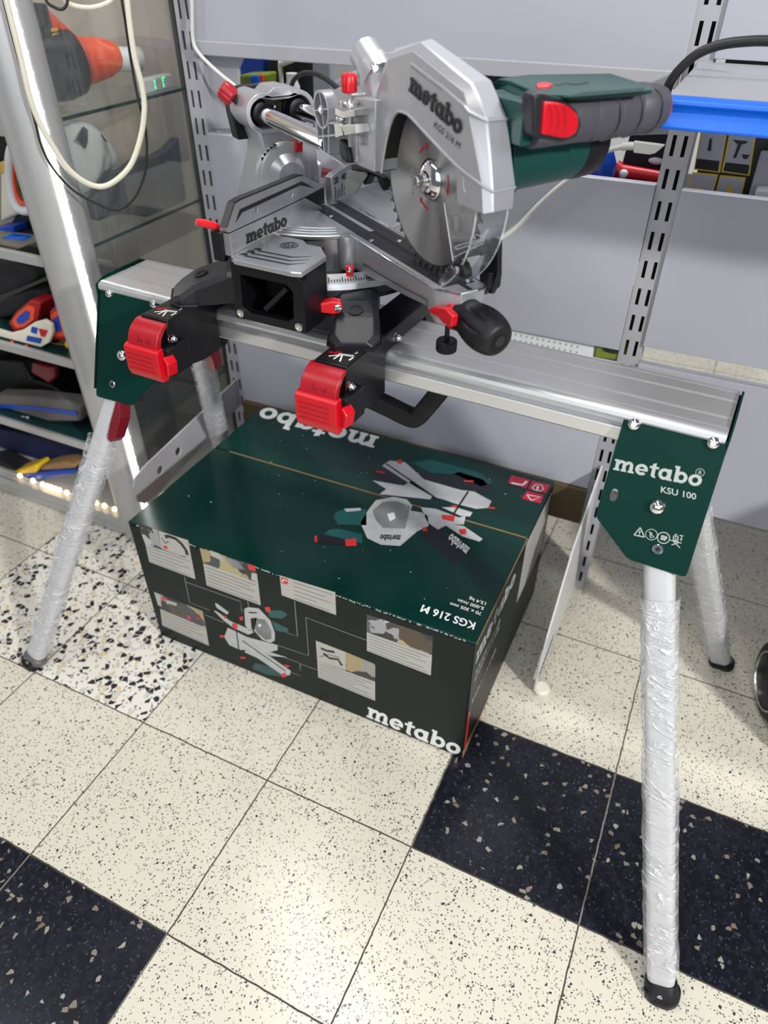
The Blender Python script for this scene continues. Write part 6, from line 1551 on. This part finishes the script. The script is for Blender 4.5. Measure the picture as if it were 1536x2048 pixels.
for i, w in enumerate(q):
    d = (q[min(i + 1, len(q) - 1)] - q[max(i - 1, 0)]).normalized(); o = V((-d.y, d.x)) * -0.0016
    for y, sh in ((-0.0252, 0), (0.0165, 0)): vs.append(AR.p(w.x + o.x, y, w.y + o.y))
b.add(vs, [[2 * i, 2 * i + 1, 2 * i + 3, 2 * i + 2] for i in range(len(q) - 1)]); b.build('guard_lining', M['ink'], g, smooth=60); b = MB()
rim = lambda px, y, r: b.tube(smooth_path([AR.p(a, y, c) for a, c in AR.poly(R3(*px), 1, y)], 4), r, 8)
rim(((85, 1045), (95, 950), (115, 830), (140, 720), (170, 640), (205, 598), (250, 605), (300, 640), (470, 825), (640, 1000), (800, 1125)), -0.0290, 0.0017)
b.tube([AR.p(a, -0.0285, c) for a, c in AR.poly(R3((800, 1125), (822, 1140)), 1, -0.0285)] + [AR.p(a, -0.0205, c) for a, c in AR.poly(R3((900, 1185)), 1, -0.0205)] + [AR.p(a, 0.019, c) for a, c in AR.poly(R3((1060, 1150)), 1, 0.019)], 0.0017, 8)
b.tube([AR.p(a, -0.0287, c) for a, c in AR.poly(R3((300, 245), (520, 410), (690, 555), (722, 600)), 1, -0.0287)] + [AR.p(a, -0.0202, c) for a, c in AR.poly(R3((858, 668)), 1, -0.0202)] + [AR.p(a, 0.0202, c) for a, c in AR.poly(R3((1002, 655)), 1, 0.0202)], 0.0017, 8)
b.tube([AR.p(a, -0.0287, c) for a, c in AR.poly(R3((300, 245), (305, 275), (520, 440)), 1, -0.0287)], 0.0009, 8)
b.tube([AR.p(a, -0.0287, c) for a, c in AR.poly(R3((655, 1070), (680, 1080), (685, 1160), (705, 1190), (665, 1265)), 1, -0.0287)], 0.0008, 8)
b.build('guard_ridges', M['silver'], g)
b = MB(); f = affine(AR, 1, -0.0286, *R3((287, 442), (660, 775), (303, 345)), w=6.82, h=1); b.logo(f, 0, 0.0016); b.build('black_lettering', M['ink'], g, smooth=0)
b = MB(); f = affine(AR, 1, -0.0286, *R3((468, 708), (652, 870), (480, 664)), w=1, h=1); b.text('KGS 216 M', f, 1.36, 0, 0.0006, fit=1.0); b.build('model_lettering', M['ink'], g, smooth=0)
# --- blade
hx, hz = 0.3045, 0.104; RB = 0.108
bf = Fr(AR.p(hx, -0.002, hz), A_, ZZ, -B_)
bm_ = Matrix(((A_.x, 0, -B_.x, bf.o.x), (A_.y, 0, -B_.y, bf.o.y), (A_.z, 1, -B_.z, bf.o.z), (0, 0, 0, 1)))
P = []; NT = 48
for k in range(NT):
    a = 2 * PI * k / NT; s = 2 * PI / NT
    for f_, r in ((0.0, RB - 0.0075), (0.10, RB - 0.0085), (0.36, RB - 0.0045), (0.46, RB - 0.0005), (0.62, RB), (0.66, RB - 0.001), (0.72, RB - 0.006)):
        P.append((r * math.cos(-(a + s * f_)), r * math.sin(-(a + s * f_))))
b = MB(); b.prism(P, bf.fmap(2), -0.0009, 0.0009, holes=[circle(0.008, 20)])
bl = b.build('blade', M['blade'], saw, smooth=0, frame=bm_)
b = MB()
def arc_arrow(r, a0, a1):
    n = 8; A_l = [math.radians(a0 + (a1 - a0) * k / n) for k in range(n + 1)]
    q = [(math.cos(a) * (r + 0.0014), math.sin(a) * (r + 0.0014)) for a in A_l] + [(math.cos(a) * (r - 0.0014), math.sin(a) * (r - 0.0014)) for a in reversed(A_l)]
    b.prism(q, bf.fmap(2), 0.0009, 0.0012)
    a = math.radians(a1); da = math.radians((a1 - a0) / abs(a1 - a0) * 9)
    b.prism([(math.cos(a) * (r + 0.004), math.sin(a) * (r + 0.004)), (math.cos(a + da) * r, math.sin(a + da) * r), (math.cos(a) * (r - 0.004), math.sin(a) * (r - 0.004))], bf.fmap(2), 0.0009, 0.0013)
for a in (140, 20, 262): arc_arrow(0.036, a, a - 27)
b.build('red_arrows', M['red2'], bl, smooth=0)
b = MB(); f = affine(AR, 1, -0.0032, *R3((512, 1525), (508, 1380), (480, 1525)), w=1, h=1); b.text('\u00d8 216', f, 1.30, 0, 0.0003, fit=1.0); b.build('etched_diameter', M['print_line'], bl, smooth=0); b = MB()
f = affine(AR, 1, -0.0032, *R3((322, 1200), (322, 1000), (285, 1200)), w=1, h=1)
for k in range(7): b.prism([(k * .14, 0), (k * .14 + .09, 0), (k * .14 + .09, .5), (k * .14, .5)], f, 0, 0.0002)
b.build('etched_maker_print', M['print_line'], bl, smooth=0)
b = MB(); b.lathe(bf.p(0, 0, 0.0009), bf.ax[2], [(0, 0.0235), (0.003, 0.0235), (0.0045, 0.0225), (0.0095, 0.0150), (0.0100, 0.0105), (0.0125, 0.0095), (0.0128, 0.0075)], 40); fg = b.build('blade_flange', M['chrome'], saw, smooth=30)
b = MB(); b.lathe(bf.p(0, 0, 0.0130), bf.ax[2], [(0, 0.0085), (0.002, 0.0085), (0.0022, 0.0068), (0.0100, 0.0066), (0.0108, 0.0058), (0.0108, 0.0036), (0.0065, 0.0034)], 26); b.build('blade_bolt', M['zinc'], fg, smooth=30)
# --- clear lower guard
b = MB()
q0 = AR.poly(R3((545, 1270), (610, 1690)), 1, -0.024)
arc = []
RG = 0.1225
for k in range(23):
    a = math.radians(-68 + 74 * k / 22); arc.append((hx + RG * math.cos(a), hz + RG * math.sin(a)))
sect = [q0[0], q0[1]] + arc + [(hx + 0.09, hz + 0.014), (hx + 0.055, hz - 0.010)]
b.prism(sect, AR.fmap(1), -0.0245, -0.0230); b.prism(sect, AR.fmap(1), 0.0165, 0.0180)
rings = [[AR.p(a, y, c) for y in (-0.0245, 0.0180)] for a, c in arc]; rings2 = [[AR.p(hx + (a - hx) * 0.985, y, hz + (c - hz) * 0.985) for y in (-0.0245, 0.0180)] for a, c in arc]
vs = [p for r in rings for p in r]; b.add(vs, [[2 * k, 2 * k + 1, 2 * k + 3, 2 * k + 2] for k in range(len(rings) - 1)])
vs = [p for r in rings2 for p in r]; b.add(vs, [[2 * k, 2 * k + 1, 2 * k + 3, 2 * k + 2] for k in range(len(rings) - 1)])
lg_ = b.build('clear_guard', M['clear'], saw, smooth=30)
b = MB()
b.tube([AR.p(a, -0.0245, c) for a, c in arc], 0.0011, 8); b.tube([AR.p(a, 0.0180, c) for a, c in arc], 0.0011, 8)
b.tube([AR.p(a, -0.0245, c) for a, c in q0], 0.0008, 8)
b.tube([AR.p(a, -0.0250, c) for a, c in AR.poly(R3((620, 1590), (650, 1575), (825, 1530), (835, 1540), (640, 1605), (625, 1600)), 1, -0.025)], 0.0008, 8)
b.tube([AR.p(a, -0.0250, c) for a, c in AR.poly(R3((610, 1665), (700, 1620), (830, 1560)), 1, -0.025)], 0.0007, 8)
b.build('guard_rim', M['clear_edge'], lg_)
b = MB(); q = AR.poly(R3((612, 1740), (622, 1700), (648, 1682), (676, 1700), (700, 1760), (705, 1815), (665, 1815), (622, 1785)), 1, -0.024); b.prism(q, AR.fmap(1), -0.026, -0.014); rl = b.build('guard_roller', M['black'], saw, smooth=40, bevel=0.003)
b = MB(); c = AR.at(*R3((632, 1758))[0], 1, -0.027); b.lathe(AR.p(c[0], -0.026, c[2]), -B_, [(0, 0.0048), (0.0012, 0.0046), (0.002, 0.002)], 16); b.build('roller_screw', M['chrome'], rl)
# --- motor body, green top and grip
b = MB(); mc = AR.p(0.340, 0.020, 0.135)
b.lathe(mc, B_, [(0, 0.047), (0.02, 0.047), (0.07, 0.0455), (0.150, 0.043)], 36)
b.box(AR, 0.235, 0.330, 0.0205, 0.150, 0.110, 0.178)
b.prism(AR.poly(R6((180, 560), (215, 820), (185, 880)), 0, 0.392), AR.fmap(0), 0.30, 0.392)
mot = b.build('motor_housing', M['plast_green'], saw, smooth=35, bevel=0.002)
b = MB(); b.lathe(AR.p(0.340, 0.168, 0.135), B_, [(0, 0.0435), (0.012, 0.044), (0.030, 0.0425), (0.036, 0.038)], 36); b.build('motor_cap', M['black'], mot, smooth=35)
b = MB()
tp_ = AR.poly(R6((95, 262), (160, 275), (318, 342), (520, 352), (700, 340), (885, 325), (930, 322), (880, 290), (700, 234), (250, 240)), 2, 0.2065)
low = [(hx_ - 0.004, y + 0.002) for hx_, y in tp_]
b.loft([[AR.p(x - 0.022, y, 0.198) for x, y in tp_], [AR.p(x - 0.002, y, 0.2040) for x, y in tp_], [AR.p(x * 0.985 + 0.005, y, 0.2070) for x, y in tp_]])
b.box(AR, 0.300, 0.432, 0.0215, 0.044, 0.160, 0.200); b.box(AR, 0.300, 0.395, 0.180, 0.222, 0.160, 0.194)
gt = b.build('handle_shell', M['plast_green'], saw, smooth=25, bevel=0.0016)
b = MB(); q = AR.poly(R6((440, 358), (560, 330), (880, 308), (870, 326), (520, 355)), 2, 0.2075); b.prism(q, am, 0.2066, 0.2075); b.build('shell_recess', M['green'], gt, smooth=0)
b = MB(); q = AR.poly(R6((298, 290), (320, 280), (375, 282), (388, 290), (370, 300), (305, 303)), 2, 0.2085); b.prism(q, am, 0.2060, 0.2090); b.build('lock_button', M['red'], gt, smooth=0, bevel=0.001)
b = MB()
for q in (((395, 292), (420, 280), (470, 278), (440, 290)), ((470, 285), (500, 272), (580, 277), (520, 288))): b.prism(AR.poly(R6(*q), 2, 0.2078), am, 0.2066, 0.2076)
b.build('shell_print', M['ink'], gt, smooth=0)
# grip bar across the front
gx, gz = 0.4200, 0.1795
b = MB(); rings = []
def gsec(y, s, n=28, flat=1.0): return [AR.p(gx + 0.0265 * s * math.copysign(abs(math.cos(a)) ** 0.8, math.cos(a)), y, gz + 0.0245 * s * math.copysign(abs(math.sin(a)) ** 0.8, math.sin(a))) for a in [2 * PI * k / n for k in range(n)]]
for y, s in ((0.036, .94), (0.040, 1.0), (0.108, 1.0), (0.112, .985), (0.114, 1.04), (0.138, 1.04), (0.140, .985), (0.146, .985), (0.148, 1.04), (0.170, 1.04), (0.172, .985), (0.178, .98), (0.180, 1.03), (0.200, 1.02), (0.202, .965), (0.214, .94), (0.221, .86), (0.2225, .70)): rings.append(gsec(y, s))
b.loft(rings); gr = b.build('grip', M['grip'], saw, smooth=35)
b = MB()
for y in (0.138, 0.170, 0.200):                      # moulded finger pads
    arc_ = []
    for k in range(15):
        t = -1 + 2 * k / 14; a = math.radians(-8 + 62 * t); yy = y - 0.010 * (1 - (1 - abs(t)) ** 0.5) + 0.004
        arc_.append(AR.p(gx + 0.0278 * math.copysign(abs(math.cos(a)) ** 0.8, math.cos(a)), yy, gz + 0.0257 * math.copysign(abs(math.sin(a)) ** 0.8, math.sin(a))))
    b.tube(arc_, 0.0011, 8)
b.build('finger_ridges', M['grip'], gr)
b = MB(); b.lathe(AR.p(gx, 0.2222, gz - 0.001), B_, [(0, 0.0200), (0.004, 0.0195), (0.009, 0.0140)], 26); b.build('end_button', M['red2'], gr)
b = MB(); q = AR.poly(R6((285, 350), (325, 332), (440, 362), (520, 430), (545, 500), (520, 570), (440, 598), (285, 572)), 0, gx + 0.0275); b.prism(q, AR.fmap(0), gx + 0.008, gx + 0.0275); tr_ = b.build('trigger_frame', M['slate'], saw, smooth=30, bevel=0.0025, segs=3)
b = MB(); q = AR.poly(R6((343, 382), (420, 388), (480, 408), (520, 450), (527, 500), (515, 545), (480, 572), (440, 578), (328, 556)), 0, gx + 0.0305); b.prism(q, AR.fmap(0), gx + 0.010, gx + 0.0315); rt = b.build('trigger', M['red'], saw, smooth=30, bevel=0.002, segs=3)
b = MB()
for x0 in (375, 412, 448): b.tube(smooth_path([AR.p(*AR.at(*w, 0, gx + 0.0317)) for w in R6((x0, 400), (x0 + 8, 440), (x0 + 10, 500), (x0 - 2, 556))], 4), 0.0012, 8)
b.build('trigger_ribs', M['red2'], rt)
# --- dust port
b = MB(); p0, p1 = AR.p(0.168, 0.004, 0.155), AR.p(0.154, 0.006, 0.196); d2 = (A_ * -0.86 + ZZ * 0.50).normalized()
b.lathe(p0, p1 - p0, [(0, 0.0245), (0.030, 0.0235), (0.046, 0.0220)], 34)
b.lathe(p1 - d2 * 0.014, d2, [(0, 0.0232), (0.022, 0.0232), (0.0225, 0.0210), (0.050, 0.0200), (0.0505, 0.0182), (0.030, 0.0178)], 34)
dp = b.build('dust_port', M['silver'], saw, smooth=35)
b = MB(); c = AR.p(*AR.at(*R2((1412, 325))[0], 1, -0.016)); n_ = (CAM - c).normalized(); b.lathe(c - n_ * 0.004, n_, [(0, 0.0052), (0.005, 0.0052), (0.0065, 0.0035)], 18); b.build('port_screw', M['chrome'], dp)
# chip flap behind the blade
b = MB(); q = AR.poly(R2((1180, 1195), (1330, 1215), (1340, 1240), (1240, 1400), (1190, 1415), (1150, 1380)), 1, 0.0); b.prism(q, AR.fmap(1), -0.0015, 0.0015); b.build('chip_flap', M['print_line'], saw, smooth=0, bevel=0.0006)
b = MB(); q = AR.poly(R2((1215, 1135), (1390, 1205), (1500, 1260), (1500, 1370), (1470, 1330), (1440, 1240), (1380, 1235), (1340, 1320), (1230, 1190)), 1, 0.010); b.prism(q, AR.fmap(1), 0.006, 0.018); b.build('chip_chute', M['black'], saw, smooth=0, bevel=0.001)
